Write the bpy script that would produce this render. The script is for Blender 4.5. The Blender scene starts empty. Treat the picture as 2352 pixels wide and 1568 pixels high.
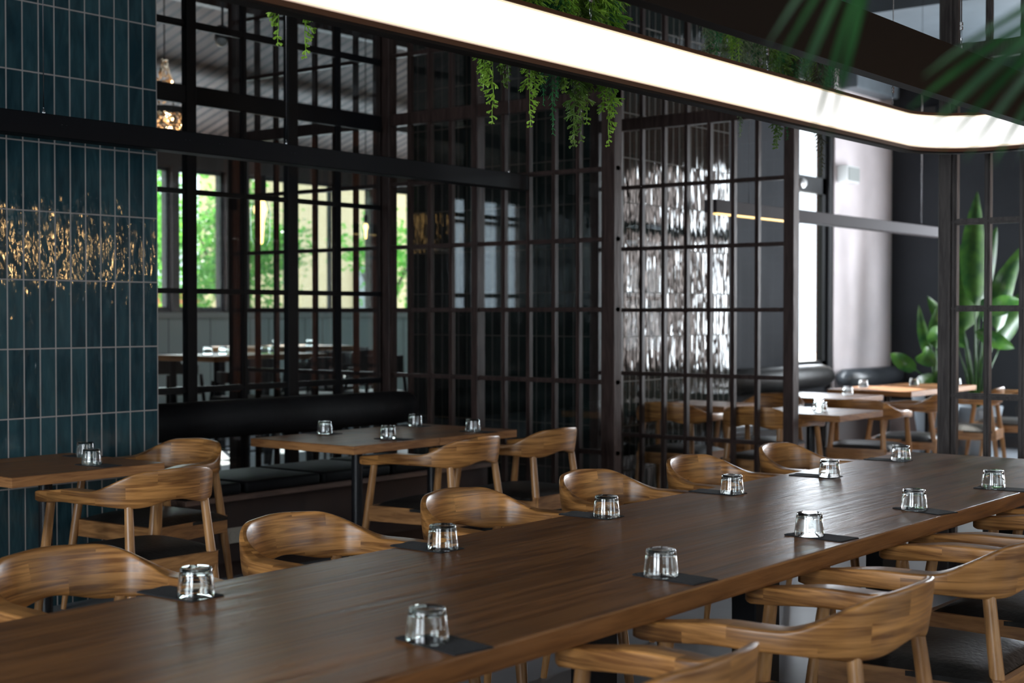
import bpy, bmesh, math, random
from mathutils import Vector, Matrix
PI = math.pi
scn = bpy.context.scene
C = bpy.context.collection

# ------------------------------------------------------------------ camera
TH, PITCH = math.radians(38.2), math.radians(1.09)
cam_d = bpy.data.cameras.new('camera'); cam = bpy.data.objects.new('camera', cam_d); C.objects.link(cam)
cam_d.sensor_width = 36.0; cam_d.lens = 50.0; cam_d.clip_start = 0.05; cam_d.clip_end = 200
cam.location = (0, 0, 1.43)
cam.rotation_euler = (PI/2 - PITCH, 0, TH - PI/2)
cam_d.dof.use_dof = True; cam_d.dof.focus_distance = 4.9; cam_d.dof.aperture_fstop = 3.2
scn.camera = cam

# ------------------------------------------------------------------ view + world + lights
vs = scn.view_settings
vs.view_transform = 'Standard'; vs.look = 'None'; vs.gamma = 1.0; vs.use_curve_mapping = False
vs.exposure = 0.10
w = bpy.data.worlds.new('sky'); scn.world = w; w.use_nodes = True
bg = w.node_tree.nodes['Background']
bg.inputs[0].default_value = (0.80, 0.90, 1.0, 1); bg.inputs[1].default_value = 3.0

def area(name, loc, rot, sx, sy, power, col=(0.86, 0.93, 1.0)):
    l = bpy.data.lights.new(name, 'AREA'); l.shape = 'RECTANGLE'; l.size = sx; l.size_y = sy
    l.energy = power; l.color = col
    o = bpy.data.objects.new(name, l); C.objects.link(o); o.location = loc; o.rotation_euler = rot
    return o
sun = bpy.data.lights.new('sun', 'SUN'); sun.energy = 22; sun.angle = math.radians(1.0); sun.color = (1.0, 0.95, 0.86)
so = bpy.data.objects.new('sun', sun); C.objects.link(so)
so.rotation_euler = Vector((-0.9, -1.3, -1.5)).to_track_quat('-Z', 'Y').to_euler()
so.location = (20, 20, 20)
# daylight entering through the windows (each lamp stands in a window opening)
WEST_WINDOWS = [(-0.6, 1.4), (2.4, 4.6)]
for y0, y1 in WEST_WINDOWS:
    area('daylight_west', (-3.95, (y0+y1)/2, 1.9), (0, -PI/2, 0), 2.2, y1-y0, 200)
area('daylight_south', (2.0, -3.95, 1.9), (PI/2, 0, 0), 2.6, 2.2, 14)
area('daylight_south', (6.5, -3.95, 1.9), (PI/2, 0, 0), 2.4, 2.2, 28)
for yc, pw in ((2.05, 50), (3.95, 330)): area('daylight_east', (15.2, yc, 2.0), (0, PI/2, 0), 2.4, 0.85, pw, (1.0, 0.84, 0.79) if yc < 3 else (0.86, 0.93, 1.0))
area('daylight_north', (13.3, 6.60, 1.8), (-PI/2, 0, 0), 0.7, 1.9, 60)
area('daylight_garden', (10.0, 12.9, 2.2), (-PI/2, 0, 0), 2.4, 1.5, 60)
area('daylight_garden', (13.3, 12.9, 2.2), (-PI/2, 0, 0), 2.6, 1.5, 60)

# ------------------------------------------------------------------ materials
def new_mat(name):
    m = bpy.data.materials.new(name); m.use_nodes = True
    nt = m.node_tree; b = nt.nodes['Principled BSDF']
    return m, nt, b
def plain(name, col, rough=0.5, metal=0.0, noise=0.0, nscale=6.0, bump=0.0, bscale=40.0, spec=None):
    m, nt, b = new_mat(name)
    b.inputs['Base Color'].default_value = (*col, 1); b.inputs['Roughness'].default_value = rough
    b.inputs['Metallic'].default_value = metal
    if spec is not None: b.inputs['Specular IOR Level'].default_value = spec
    tc = nt.nodes.new('ShaderNodeTexCoord')
    if noise > 0:
        n = nt.nodes.new('ShaderNodeTexNoise'); n.inputs['Scale'].default_value = nscale; n.inputs['Detail'].default_value = 5
        nt.links.new(tc.outputs['Object'], n.inputs['Vector'])
        mx = nt.nodes.new('ShaderNodeMix'); mx.data_type = 'RGBA'
        nt.links.new(n.outputs['Fac'], mx.inputs[0])
        mx.inputs[6].default_value = (*[c*(1-noise) for c in col], 1); mx.inputs[7].default_value = (*[min(1, c*(1+noise)) for c in col], 1)
        nt.links.new(mx.outputs[2], b.inputs['Base Color'])
    if bump > 0:
        n2 = nt.nodes.new('ShaderNodeTexNoise'); n2.inputs['Scale'].default_value = bscale; n2.inputs['Detail'].default_value = 4
        nt.links.new(tc.outputs['Object'], n2.inputs['Vector'])
        bp = nt.nodes.new('ShaderNodeBump'); bp.inputs['Strength'].default_value = bump; bp.inputs['Distance'].default_value = 0.01
        nt.links.new(n2.outputs['Fac'], bp.inputs['Height']); nt.links.new(bp.outputs['Normal'], b.inputs['Normal'])
    return m
def emis(name, col, s):
    m, nt, b = new_mat(name)
    b.inputs['Base Color'].default_value = (0.8, 0.8, 0.8, 1)
    b.inputs['Emission Color'].default_value = (*col, 1); b.inputs['Emission Strength'].default_value = s
    return m
def math_node(nt, op, a=None, b=None, v0=None, v1=None):
    n = nt.nodes.new('ShaderNodeMath'); n.operation = op
    if a is not None: nt.links.new(a, n.inputs[0])
    if b is not None: nt.links.new(b, n.inputs[1])
    if v0 is not None: n.inputs[0].default_value = v0
    if v1 is not None: n.inputs[1].default_value = v1
    return n.outputs[0]

def wood(name, light, dark, stretch, rough=0.4, use_uv=False, block=None, seam=None, bump=0.15, rand=True, grain=1.0):
    """stretched-noise grain; block = (size vector) of laminated pieces; seam along one axis"""
    m, nt, b = new_mat(name)
    L = nt.links; N = nt.nodes
    tc = N.new('ShaderNodeTexCoord'); src = tc.outputs['UV'] if use_uv else tc.outputs['Object']
    add = N.new('ShaderNodeVectorMath'); add.operation = 'ADD'; L.new(src, add.inputs[0])
    if rand:
        oi = N.new('ShaderNodeObjectInfo'); sc = N.new('ShaderNodeVectorMath'); sc.operation = 'SCALE'
        sc.inputs[0].default_value = (3.1, 5.7, 2.3); L.new(oi.outputs['Random'], sc.inputs['Scale']); L.new(sc.outputs[0], add.inputs[1])
    vec = add.outputs[0]
    val = None
    if block:
        sn = N.new('ShaderNodeVectorMath'); sn.operation = 'DIVIDE'; L.new(vec, sn.inputs[0]); sn.inputs[1].default_value = block
        # running offset of the pieces from one lamination to the next
        sep = N.new('ShaderNodeSeparateXYZ'); L.new(sn.outputs[0], sep.inputs[0])
        fl = math_node(nt, 'FLOOR', sep.outputs[1])
        off = math_node(nt, 'MULTIPLY', fl, None, None, 0.37)
        xx = math_node(nt, 'ADD', sep.outputs[0], off)
        fx = math_node(nt, 'FLOOR', xx)
        cb = N.new('ShaderNodeCombineXYZ'); L.new(fx, cb.inputs[0]); L.new(fl, cb.inputs[1])
        wn = N.new('ShaderNodeTexWhiteNoise'); wn.noise_dimensions = '3D'; L.new(cb.outputs[0], wn.inputs['Vector'])
        val = wn.outputs['Value']
        s2 = N.new('ShaderNodeVectorMath'); s2.operation = 'SCALE'; L.new(wn.outputs['Color'], s2.inputs[0]); s2.inputs['Scale'].default_value = 7.0
        a2 = N.new('ShaderNodeVectorMath'); a2.operation = 'ADD'; L.new(vec, a2.inputs[0]); L.new(s2.outputs[0], a2.inputs[1]); vec = a2.outputs[0]
    mp = N.new('ShaderNodeMapping'); mp.inputs['Scale'].default_value = stretch; L.new(vec, mp.inputs['Vector'])
    n1 = N.new('ShaderNodeTexNoise'); n1.inputs['Scale'].default_value = 1.0; n1.inputs['Detail'].default_value = 7; n1.inputs['Roughness'].default_value = 0.62; n1.inputs['Distortion'].default_value = 0.6
    L.new(mp.outputs[0], n1.inputs['Vector'])
    mp2 = N.new('ShaderNodeMapping'); mp2.inputs['Scale'].default_value = tuple(s*0.28 for s in stretch); L.new(vec, mp2.inputs['Vector'])
    n2 = N.new('ShaderNodeTexNoise'); n2.inputs['Scale'].default_value = 1.0; n2.inputs['Detail'].default_value = 3; n2.inputs['Distortion'].default_value = 1.2
    L.new(mp2.outputs[0], n2.inputs['Vector'])
    # growth rings: fold the slow noise
    r = math_node(nt, 'MULTIPLY', n2.outputs['Fac'], None, None, 26.0*grain)
    r = math_node(nt, 'SINE', r); r = math_node(nt, 'MULTIPLY', r, None, None, 0.11)
    t = math_node(nt, 'ADD', n1.outputs['Fac'], r)
    cr = N.new('ShaderNodeValToRGB'); L.new(t, cr.inputs['Fac'])
    cr.color_ramp.elements[0].position = 0.30; cr.color_ramp.elements[0].color = (*dark, 1)
    cr.color_ramp.elements[1].position = 0.68; cr.color_ramp.elements[1].color = (*light, 1)
    col = cr.outputs['Color']
    if val is not None:
        hs = N.new('ShaderNodeHueSaturation'); L.new(col, hs.inputs['Color'])
        v = math_node(nt, 'MULTIPLY', val, None, None, 0.42); v = math_node(nt, 'ADD', v, None, None, 0.76); L.new(v, hs.inputs['Value'])
        col = hs.outputs['Color']
    L.new(col, b.inputs['Base Color'])
    rr = math_node(nt, 'MULTIPLY', n1.outputs['Fac'], None, None, 0.25); rr = math_node(nt, 'ADD', rr, None, None, rough-0.12); L.new(rr, b.inputs['Roughness'])
    bp = N.new('ShaderNodeBump'); bp.inputs['Strength'].default_value = bump; bp.inputs['Distance'].default_value = 0.004
    L.new(t, bp.inputs['Height']); L.new(bp.outputs['Normal'], b.inputs['Normal'])
    return m

def tile_mat(name, col_a, col_b, grout, horiz='X', x0=0.0, rough=0.12, wav=0.5, tw=0.0877, th=0.3335, z0=1.2635, stretch=7.0):
    m, nt, b = new_mat(name); L = nt.links; N = nt.nodes
    g = N.new('ShaderNodeNewGeometry'); sp = N.new('ShaderNodeSeparateXYZ'); L.new(g.outputs['Position'], sp.inputs[0])
    # horizontal coordinate follows the face (x on y-faces, y on x-faces)
    nn = N.new('ShaderNodeSeparateXYZ'); L.new(g.outputs['True Normal'], nn.inputs[0])
    ax = math_node(nt, 'ABSOLUTE', nn.outputs[0]); isx = math_node(nt, 'GREATER_THAN', ax, None, None, 0.5)
    mixh = N.new('ShaderNodeMix'); mixh.data_type = 'FLOAT'; L.new(isx, mixh.inputs[0]); L.new(sp.outputs[0], mixh.inputs[2]); L.new(sp.outputs[1], mixh.inputs[3])
    u = math_node(nt, 'SUBTRACT', mixh.outputs[0], None, None, x0); u = math_node(nt, 'DIVIDE', u, None, None, tw)
    v = math_node(nt, 'SUBTRACT', sp.outputs[2], None, None, z0); v = math_node(nt, 'DIVIDE', v, None, None, th)
    def edge(q, wd):
        f = math_node(nt, 'FRACT', q); f = math_node(nt, 'SUBTRACT', f, None, None, 0.5); f = math_node(nt, 'ABSOLUTE', f)
        mr = N.new('ShaderNodeMapRange'); L.new(f, mr.inputs['Value'])
        mr.inputs['From Min'].default_value = 0.5 - wd*1.25; mr.inputs['From Max'].default_value = 0.5 - wd*0.75
        return mr.outputs[0], f
    eu, fu = edge(u, 0.036); ev, fv = edge(v, 0.0095)
    e = math_node(nt, 'MAXIMUM', eu, ev)
    cb = N.new('ShaderNodeCombineXYZ'); L.new(math_node(nt, 'FLOOR', u), cb.inputs[0]); L.new(math_node(nt, 'FLOOR', v), cb.inputs[1])
    wn = N.new('ShaderNodeTexWhiteNoise'); L.new(cb.outputs[0], wn.inputs['Vector'])
    # streaked glaze, shifted per tile
    s2 = N.new('ShaderNodeVectorMath'); s2.operation = 'SCALE'; L.new(wn.outputs['Color'], s2.inputs[0]); s2.inputs['Scale'].default_value = 20
    a2 = N.new('ShaderNodeVectorMath'); a2.operation = 'ADD'; L.new(g.outputs['Position'], a2.inputs[0]); L.new(s2.outputs[0], a2.inputs[1])
    mp = N.new('ShaderNodeMapping'); mp.inputs['Scale'].default_value = (16, 16, 4); mp.inputs['Rotation'].default_value = (0, 0.25, 0); L.new(a2.outputs[0], mp.inputs['Vector'])
    n = N.new('ShaderNodeTexNoise'); n.inputs['Scale'].default_value = 1; n.inputs['Detail'].default_value = 3; n.inputs['Distortion'].default_value = 0.8; L.new(mp.outputs[0], n.inputs['Vector'])
    t = math_node(nt, 'MULTIPLY', wn.outputs['Value'], None, None, 0.35); t = math_node(nt, 'ADD', t, n.outputs['Fac']); t = math_node(nt, 'SUBTRACT', t, None, None, 0.2)
    cr = N.new('ShaderNodeValToRGB'); L.new(t, cr.inputs['Fac'])
    cr.color_ramp.elements[0].position = 0.25; cr.color_ramp.elements[0].color = (*col_a, 1)
    cr.color_ramp.elements[1].position = 0.75; cr.color_ramp.elements[1].color = (*col_b, 1)
    mx = N.new('ShaderNodeMix'); mx.data_type = 'RGBA'; L.new(e, mx.inputs[0]); L.new(cr.outputs['Color'], mx.inputs[6]); mx.inputs[7].default_value = (*grout, 1)
    L.new(mx.outputs[2], b.inputs['Base Color'])
    r = math_node(nt, 'MULTIPLY', e, None, None, 0.7); r = math_node(nt, 'ADD', r, None, None, rough); L.new(r, b.inputs['Roughness'])
    # bump: pillow at tile edges + wavy glaze
    mp3 = N.new('ShaderNodeMapping'); mp3.inputs['Scale'].default_value = (24, 24, stretch); L.new(a2.outputs[0], mp3.inputs['Vector'])
    n3 = N.new('ShaderNodeTexNoise'); n3.inputs['Scale'].default_value = 1; n3.inputs['Detail'].default_value = 2; L.new(mp3.outputs[0], n3.inputs['Vector'])
    h = math_node(nt, 'MULTIPLY', n3.outputs['Fac'], None, None, wav)
    eh = math_node(nt, 'MULTIPLY', e, None, None, 0.35)
    h = math_node(nt, 'SUBTRACT', h, eh)
    bp = N.new('ShaderNodeBump'); bp.inputs['Strength'].default_value = 0.55; bp.inputs['Distance'].default_value = 0.01
    L.new(h, bp.inputs['Height']); L.new(bp.outputs['Normal'], b.inputs['Normal'])
    return m

def thin_glass(name, tint=(0.93, 0.96, 0.97), ior=1.45):
    m = bpy.data.materials.new(name); m.use_nodes = True; nt = m.node_tree; nt.nodes.clear()
    o = nt.nodes.new('ShaderNodeOutputMaterial'); tr = nt.nodes.new('ShaderNodeBsdfTransparent'); gl = nt.nodes.new('ShaderNodeBsdfGlossy')
    gl.inputs['Roughness'].default_value = 0.02; tr.inputs[0].default_value = (*tint, 1)
    fr = nt.nodes.new('ShaderNodeFresnel'); ge = nt.nodes.new('ShaderNodeNewGeometry')
    mr = nt.nodes.new('ShaderNodeMapRange'); mr.inputs['To Min'].default_value = ior; mr.inputs['To Max'].default_value = 1/ior   # same reflection leaving the pane as entering
    nt.links.new(ge.outputs['Backfacing'], mr.inputs['Value']); nt.links.new(mr.outputs[0], fr.inputs['IOR'])
    mx = nt.nodes.new('ShaderNodeMixShader'); nt.links.new(fr.outputs[0], mx.inputs[0]); nt.links.new(tr.outputs[0], mx.inputs[1]); nt.links.new(gl.outputs[0], mx.inputs[2])
    nt.links.new(mx.outputs[0], o.inputs[0]); return m
def tumbler_glass():
    m, nt, b = new_mat('tumbler_glass')
    b.inputs['Base Color'].default_value = (0.97, 1, 0.99, 1); b.inputs['Transmission Weight'].default_value = 1; b.inputs['Roughness'].default_value = 0.0
    b.inputs['IOR'].default_value = 1.5
    return m
def leaf_mat(name, a, bcol, trans=0.35, rough=0.45):
    m, nt, b = new_mat(name); L = nt.links; N = nt.nodes
    tc = N.new('ShaderNodeTexCoord'); n = N.new('ShaderNodeTexNoise'); n.inputs['Scale'].default_value = 9; n.inputs['Detail'].default_value = 4; L.new(tc.outputs['Object'], n.inputs['Vector'])
    cr = N.new('ShaderNodeValToRGB'); L.new(n.outputs['Fac'], cr.inputs['Fac'])
    cr.color_ramp.elements[0].position = 0.35; cr.color_ramp.elements[0].color = (*a, 1)
    cr.color_ramp.elements[1].position = 0.65; cr.color_ramp.elements[1].color = (*bcol, 1)
    L.new(cr.outputs['Color'], b.inputs['Base Color']); b.inputs['Roughness'].default_value = rough
    tl = N.new('ShaderNodeBsdfTranslucent'); L.new(cr.outputs['Color'], tl.inputs['Color'])
    mx = N.new('ShaderNodeMixShader'); mx.inputs[0].default_value = trans
    L.new(b.outputs[0], mx.inputs[1]); L.new(tl.outputs[0], mx.inputs[2]); L.new(mx.outputs[0], N['Material Output'].inputs[0])
    return m
def planks(name, a, bcol, axis, width, rough=0.5, gap=0.06, bump=0.5):
    """boards side by side along world axis (0=x,1=y)"""
    m, nt, b = new_mat(name); L = nt.links; N = nt.nodes
    g = N.new('ShaderNodeNewGeometry'); sp = N.new('ShaderNodeSeparateXYZ'); L.new(g.outputs['Position'], sp.inputs[0])
    q = math_node(nt, 'DIVIDE', sp.outputs[axis], None, None, width)
    f = math_node(nt, 'FRACT', q); f = math_node(nt, 'SUBTRACT', f, None, None, 0.5); f = math_node(nt, 'ABSOLUTE', f)
    e = math_node(nt, 'GREATER_THAN', f, None, None, 0.5-gap)
    wn = N.new('ShaderNodeTexWhiteNoise'); wn.noise_dimensions = '1D'; L.new(math_node(nt, 'FLOOR', q), wn.inputs['W'])
    n = N.new('ShaderNodeTexNoise'); n.inputs['Scale'].default_value = 3; n.inputs['Detail'].default_value = 5; L.new(g.outputs['Position'], n.inputs['Vector'])
    t = math_node(nt, 'MULTIPLY', wn.outputs['Value'], None, None, 0.6); t = math_node(nt, 'ADD', t, n.outputs['Fac']); t = math_node(nt, 'SUBTRACT', t, None, None, 0.3)
    mx = N.new('ShaderNodeMix'); mx.data_type = 'RGBA'; L.new(t, mx.inputs[0]); mx.inputs[6].default_value = (*a, 1); mx.inputs[7].default_value = (*bcol, 1)
    m2 = N.new('ShaderNodeMix'); m2.data_type = 'RGBA'; L.new(e, m2.inputs[0]); L.new(mx.outputs[2], m2.inputs[6]); m2.inputs[7].default_value = (*[c*0.25 for c in a], 1)
    L.new(m2.outputs[2], b.inputs['Base Color']); b.inputs['Roughness'].default_value = rough
    bp = N.new('ShaderNodeBump'); bp.inputs['Strength'].default_value = bump; bp.inputs['Distance'].default_value = 0.01; bp.invert = True
    L.new(e, bp.inputs['Height']); L.new(bp.outputs['Normal'], b.inputs['Normal'])
    return m
def brick_mat(name):
    m, nt, b = new_mat(name); L = nt.links; N = nt.nodes
    tc = N.new('ShaderNodeTexCoord'); br = N.new('ShaderNodeTexBrick')
    mp = N.new('ShaderNodeMapping'); mp.inputs['Rotation'].default_value = (PI/2, 0, 0); L.new(tc.outputs['Object'], mp.inputs[0]); L.new(mp.outputs[0], br.inputs['Vector'])
    br.inputs['Color1'].default_value = (0.50, 0.16, 0.09, 1); br.inputs['Color2'].default_value = (0.38, 0.12, 0.075, 1); br.inputs['Mortar'].default_value = (0.4, 0.35, 0.3, 1)
    br.inputs['Scale'].default_value = 4; L.new(br.outputs['Color'], b.inputs['Base Color']); b.inputs['Roughness'].default_value = 0.8
    return m

M = {}
M['table'] = wood('dark_oak', (0.28, 0.118, 0.038), (0.135, 0.053, 0.017), (3.0, 46, 46), rough=0.33, block=(40, 0.135, 10), bump=0.45, rand=False, grain=0.7)
M['table'].node_tree.nodes['Principled BSDF'].inputs['Specular IOR Level'].default_value = 0.22
M['table_small'] = wood('oiled_oak', (0.30, 0.130, 0.046), (0.15, 0.062, 0.022), (4, 46, 46), rough=0.42, block=(40, 0.11, 10), bump=0.3)
M['table_small'].node_tree.nodes['Principled BSDF'].inputs['Specular IOR Level'].default_value = 0.25
M['table_edge'] = wood('oak_edge', (0.42, 0.20, 0.075), (0.23, 0.10, 0.038), (5, 5, 60), rough=0.45, bump=0.2)
M['table_edge'].node_tree.nodes['Principled BSDF'].inputs['Specular IOR Level'].default_value = 0.25
M['band'] = wood('chair_oak_band', (0.50, 0.232, 0.068), (0.165, 0.066, 0.018), (4, 66, 1), rough=0.33, use_uv=True, block=(0.33, 0.058, 10), bump=0.10, grain=1.0)
M['leg'] = wood('chair_oak_leg', (0.48, 0.245, 0.092), (0.26, 0.120, 0.042), (55, 55, 3.5), rough=0.32, bump=0.1, grain=0.5)
M['rail'] = wood('chair_oak_rail', (0.45, 0.218, 0.078), (0.23, 0.102, 0.035), (6, 6, 46), rough=0.36, bump=0.1)
M['leather'] = plain('black_leather', (0.016, 0.015, 0.014), 0.45, spec=0.35, noise=0.5, nscale=14, bump=0.25, bscale=60)
M['velvet'] = plain('black_bolster_leather', (0.010, 0.010, 0.011), 0.65, spec=0.15, noise=0.6, nscale=5, bump=0.2, bscale=30)
M['black'] = plain('black_steel', (0.007, 0.008, 0.010), 0.5, spec=0.2, noise=0.2)
M['blacksatin'] = plain('black_satin_steel', (0.012, 0.013, 0.015), 0.25)
M['beam'] = plain('black_anodised', (0.003, 0.0035, 0.005), 0.55, spec=0.12, noise=0.2)
M['screen'] = wood('dark_stained_ash', (0.052, 0.033, 0.029), (0.023, 0.014, 0.012), (50, 50, 5), rough=0.38, rand=True, bump=0.25)
M['screen_grey'] = wood('dark_stained_ash_near', (0.070, 0.060, 0.056), (0.034, 0.028, 0.027), (50, 50, 5), rough=0.38, bump=0.25)
for k_ in ('screen', 'screen_grey'): M[k_].node_tree.nodes['Principled BSDF'].inputs['Specular IOR Level'].default_value = 0.22
M['bronze'] = plain('bronze_frame', (0.075, 0.026, 0.008), 0.5, spec=0.2, metal=0.0, noise=0.15)
M['ringdark'] = plain('dark_brown_frame', (0.008, 0.005, 0.004), 0.6, spec=0.08, noise=0.1)
M['ringgrey'] = plain('grey_brown_aluminium', (0.075, 0.066, 0.072), 0.7, spec=0.08)
M['diffuser'] = emis('white_diffuser', (1.0, 0.985, 0.95), 1.25)
M['warmled'] = emis('warm_led', (1.0, 0.62, 0.2), 2.2)
M['creamspill'] = emis('cream_light_spill', (1.0, 0.80, 0.48), 0.75)  # glowing cream colour in place of lamp light spilling on the inner lip
M['amberspill'] = emis('amber_light_spill', (0.9, 0.35, 0.06), 0.28)  # faint amber glow in place of lamp light bounced onto the brown frame
M['steel'] = plain('steel_cable', (0.55, 0.56, 0.58), 0.25, metal=1.0)
M['napkin'] = plain('black_napkin', (0.012, 0.012, 0.014), 0.9, noise=0.2, bump=0.3, bscale=120)
M['glass'] = tumbler_glass()
M['pane'] = thin_glass('clear_pane', ior=1.72)
M['bulbglass'] = thin_glass('bulb_glass')
M['winpane'] = thin_glass('window_pane', (0.97, 0.98, 0.98))
M['tile'] = tile_mat('teal_glazed_tile', (0.012, 0.035, 0.046), (0.032, 0.078, 0.092), (0.34, 0.31, 0.29), x0=4.71, rough=0.06, wav=0.9)
M['tile_dark'] = tile_mat('black_green_glazed_tile', (0.008, 0.012, 0.012), (0.016, 0.024, 0.022), (0.10, 0.085, 0.07), x0=8.75, rough=0.06, wav=1.1, stretch=3.0)
M['tile_dark'].node_tree.nodes['Principled BSDF'].inputs['Specular IOR Level'].default_value = 0.3
M['concrete'] = plain('polished_concrete', (0.20, 0.215, 0.235), 0.38, noise=0.25, nscale=2.5, bump=0.08, bscale=8)
M['plinth'] = plain('dark_brown_laminate', (0.045, 0.028, 0.024), 0.45, noise=0.1)
M['board'] = wood('walnut_board', (0.16, 0.095, 0.070), (0.08, 0.047, 0.037), (4, 40, 40), rough=0.5)
M['plaster_dark'] = plain('dark_plaster', (0.034, 0.036, 0.041), 0.7, spec=0.08, noise=0.35, nscale=1.8, bump=0.2, bscale=6)
M['plaster_light'] = plain('grey_plaster', (0.74, 0.67, 0.68), 0.55, noise=0.22, nscale=2.5, bump=0.15, bscale=6)
M['ceiling'] = plain('dark_ceiling', (0.05, 0.055, 0.06), 0.7)
M['shell'] = plain('warm_grey_plaster', (0.11, 0.10, 0.10), 0.7, noise=0.15)
M['slats'] = planks('ceiling_boards', (0.10, 0.062, 0.052), (0.26, 0.18, 0.155), 0, 0.15, gap=0.17)
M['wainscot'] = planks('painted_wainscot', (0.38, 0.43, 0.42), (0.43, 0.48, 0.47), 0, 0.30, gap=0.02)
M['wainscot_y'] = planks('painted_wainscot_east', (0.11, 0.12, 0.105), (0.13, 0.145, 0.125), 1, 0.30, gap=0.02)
M['wframe'] = plain('black_window_frame', (0.012, 0.013, 0.015), 0.4)
M['wframe_grey'] = plain('grey_window_frame', (0.35, 0.37, 0.36), 0.5)
M['white'] = plain('white_plastic', (0.75, 0.76, 0.76), 0.4)
M['socket'] = plain('ivory_socket', (0.55, 0.50, 0.42), 0.45)
M['bulb'] = emis('warm_bulb', (1.0, 0.55, 0.18), 8)
M['bulb_bright'] = emis('warm_globe', (1.0, 0.62, 0.25), 110)
M['amber'] = emis('amber_glass', (1.0, 0.36, 0.08), 0.8)
M['bead'] = plain('crystal_bead', (0.65, 0.5, 0.35), 0.08, metal=0.7, noise=0.5, nscale=60)
M['lime'] = leaf_mat('lime_leaf', (0.16, 0.36, 0.03), (0.40, 0.64, 0.08))
M['green'] = leaf_mat('deep_green_leaf', (0.02, 0.17, 0.05), (0.05, 0.30, 0.09))
M['olive'] = leaf_mat('olive_leaf', (0.08, 0.17, 0.025), (0.18, 0.29, 0.05))
M['greygreen'] = leaf_mat('grey_green_leaf', (0.17, 0.24, 0.12), (0.33, 0.42, 0.24))
M['brownleaf'] = leaf_mat('dry_leaf', (0.06, 0.055, 0.03), (0.09, 0.09, 0.04))
M['palm'] = leaf_mat('palm_leaf', (0.008, 0.045, 0.012), (0.03, 0.11, 0.03), rough=0.3)
M['banana'] = leaf_mat('broad_leaf', (0.012, 0.05, 0.012), (0.05, 0.125, 0.02), rough=0.28)
M['stem'] = plain('plant_stem', (0.12, 0.17, 0.05), 0.5)
M['bark'] = plain('bark', (0.09, 0.06, 0.04), 0.9, noise=0.4, nscale=10, bump=0.6, bscale=20)
M['pot'] = plain('grey_concrete_pot', (0.22, 0.25, 0.28), 0.6, noise=0.15)
M['soil'] = plain('soil', (0.03, 0.02, 0.015), 0.95)
M['tree'] = leaf_mat('tree_leaf', (0.07, 0.38, 0.03), (0.30, 0.75, 0.10), trans=0.5)
M['tree2'] = leaf_mat('tree_leaf_dark', (0.05, 0.22, 0.03), (0.20, 0.45, 0.08), trans=0.5)
M['cream'] = plain('cream_render', (0.80, 0.62, 0.36), 0.8, noise=0.1)
M['pave'] = plain('pale_paving', (0.5, 0.5, 0.48), 0.8, noise=0.15)
M['brick'] = brick_mat('red_brick')
M['vinyl'] = plain('grey_chair_leather', (0.05, 0.055, 0.062), 0.3, bump=0.1)
M['chair_dark'] = wood('dark_brown_chair_wood', (0.14, 0.055, 0.022), (0.07, 0.028, 0.012), (8, 8, 8), rough=0.35)
M['bluegrey'] = plain('grey_metal_panel', (0.13, 0.155, 0.175), 0.5, noise=0.2)

# ------------------------------------------------------------------ mesh helpers
def bx(bm, x0, x1, y0, y1, z0, z1):
    v = [bm.verts.new((x, y, z)) for z in (z0, z1) for y in (y0, y1) for x in (x0, x1)]
    for f in ((0, 2, 3, 1), (4, 5, 7, 6), (0, 1, 5, 4), (2, 6, 7, 3), (0, 4, 6, 2), (1, 3, 7, 5)): bm.faces.new([v[i] for i in f])
def bevel(bm, w, seg=2):
    bmesh.ops.bevel(bm, geom=bm.edges[:], offset=w, segments=seg, affect='EDGES', profile=0.6)
def tube(bm, pts, rad, n=12, cap=True):
    """pts list of Vector, rad float or list"""
    pts = [Vector(p) for p in pts]; rs = rad if isinstance(rad, (list, tuple)) else [rad]*len(pts)
    rings = []
    up = Vector((0, 0, 1))
    for i, p in enumerate(pts):
        d = (pts[min(i+1, len(pts)-1)] - pts[max(i-1, 0)]).normalized()
        a = d.cross(up)
        if a.length < 1e-3: a = d.cross(Vector((1, 0, 0)))
        a.normalize(); b = d.cross(a).normalized()
        rings.append([bm.verts.new(p + (a*math.cos(2*PI*k/n) + b*math.sin(2*PI*k/n))*rs[i]) for k in range(n)])
    for r0, r1 in zip(rings, rings[1:]):
        for k in range(n): bm.faces.new((r0[k], r0[(k+1) % n], r1[(k+1) % n], r1[k]))
    if cap:
        bm.faces.new(rings[0][::-1]); bm.faces.new(rings[-1])
def lathe(bm, prof, n=32, c=(0, 0, 0), closed=False):
    rings = []
    for r, z in prof:
        if r < 1e-6: rings.append([bm.verts.new((c[0], c[1], c[2]+z))])
        else: rings.append([bm.verts.new((c[0]+r*math.cos(2*PI*k/n), c[1]+r*math.sin(2*PI*k/n), c[2]+z)) for k in range(n)])
    prs = list(zip(rings, rings[1:])) + ([(rings[-1], rings[0])] if closed else [])
    for r0, r1 in prs:
        for k in range(n):
            a, b2 = r0[k % len(r0)], r0[(k+1) % n % len(r0)]; c2, d = r1[(k+1) % n % len(r1)], r1[k % len(r1)]
            f = []
            for q in (a, b2, c2, d):
                if q not in f: f.append(q)
            if len(f) > 2:
                try: bm.faces.new(f)
                except ValueError: pass
def NB(): return bmesh.new()
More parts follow.
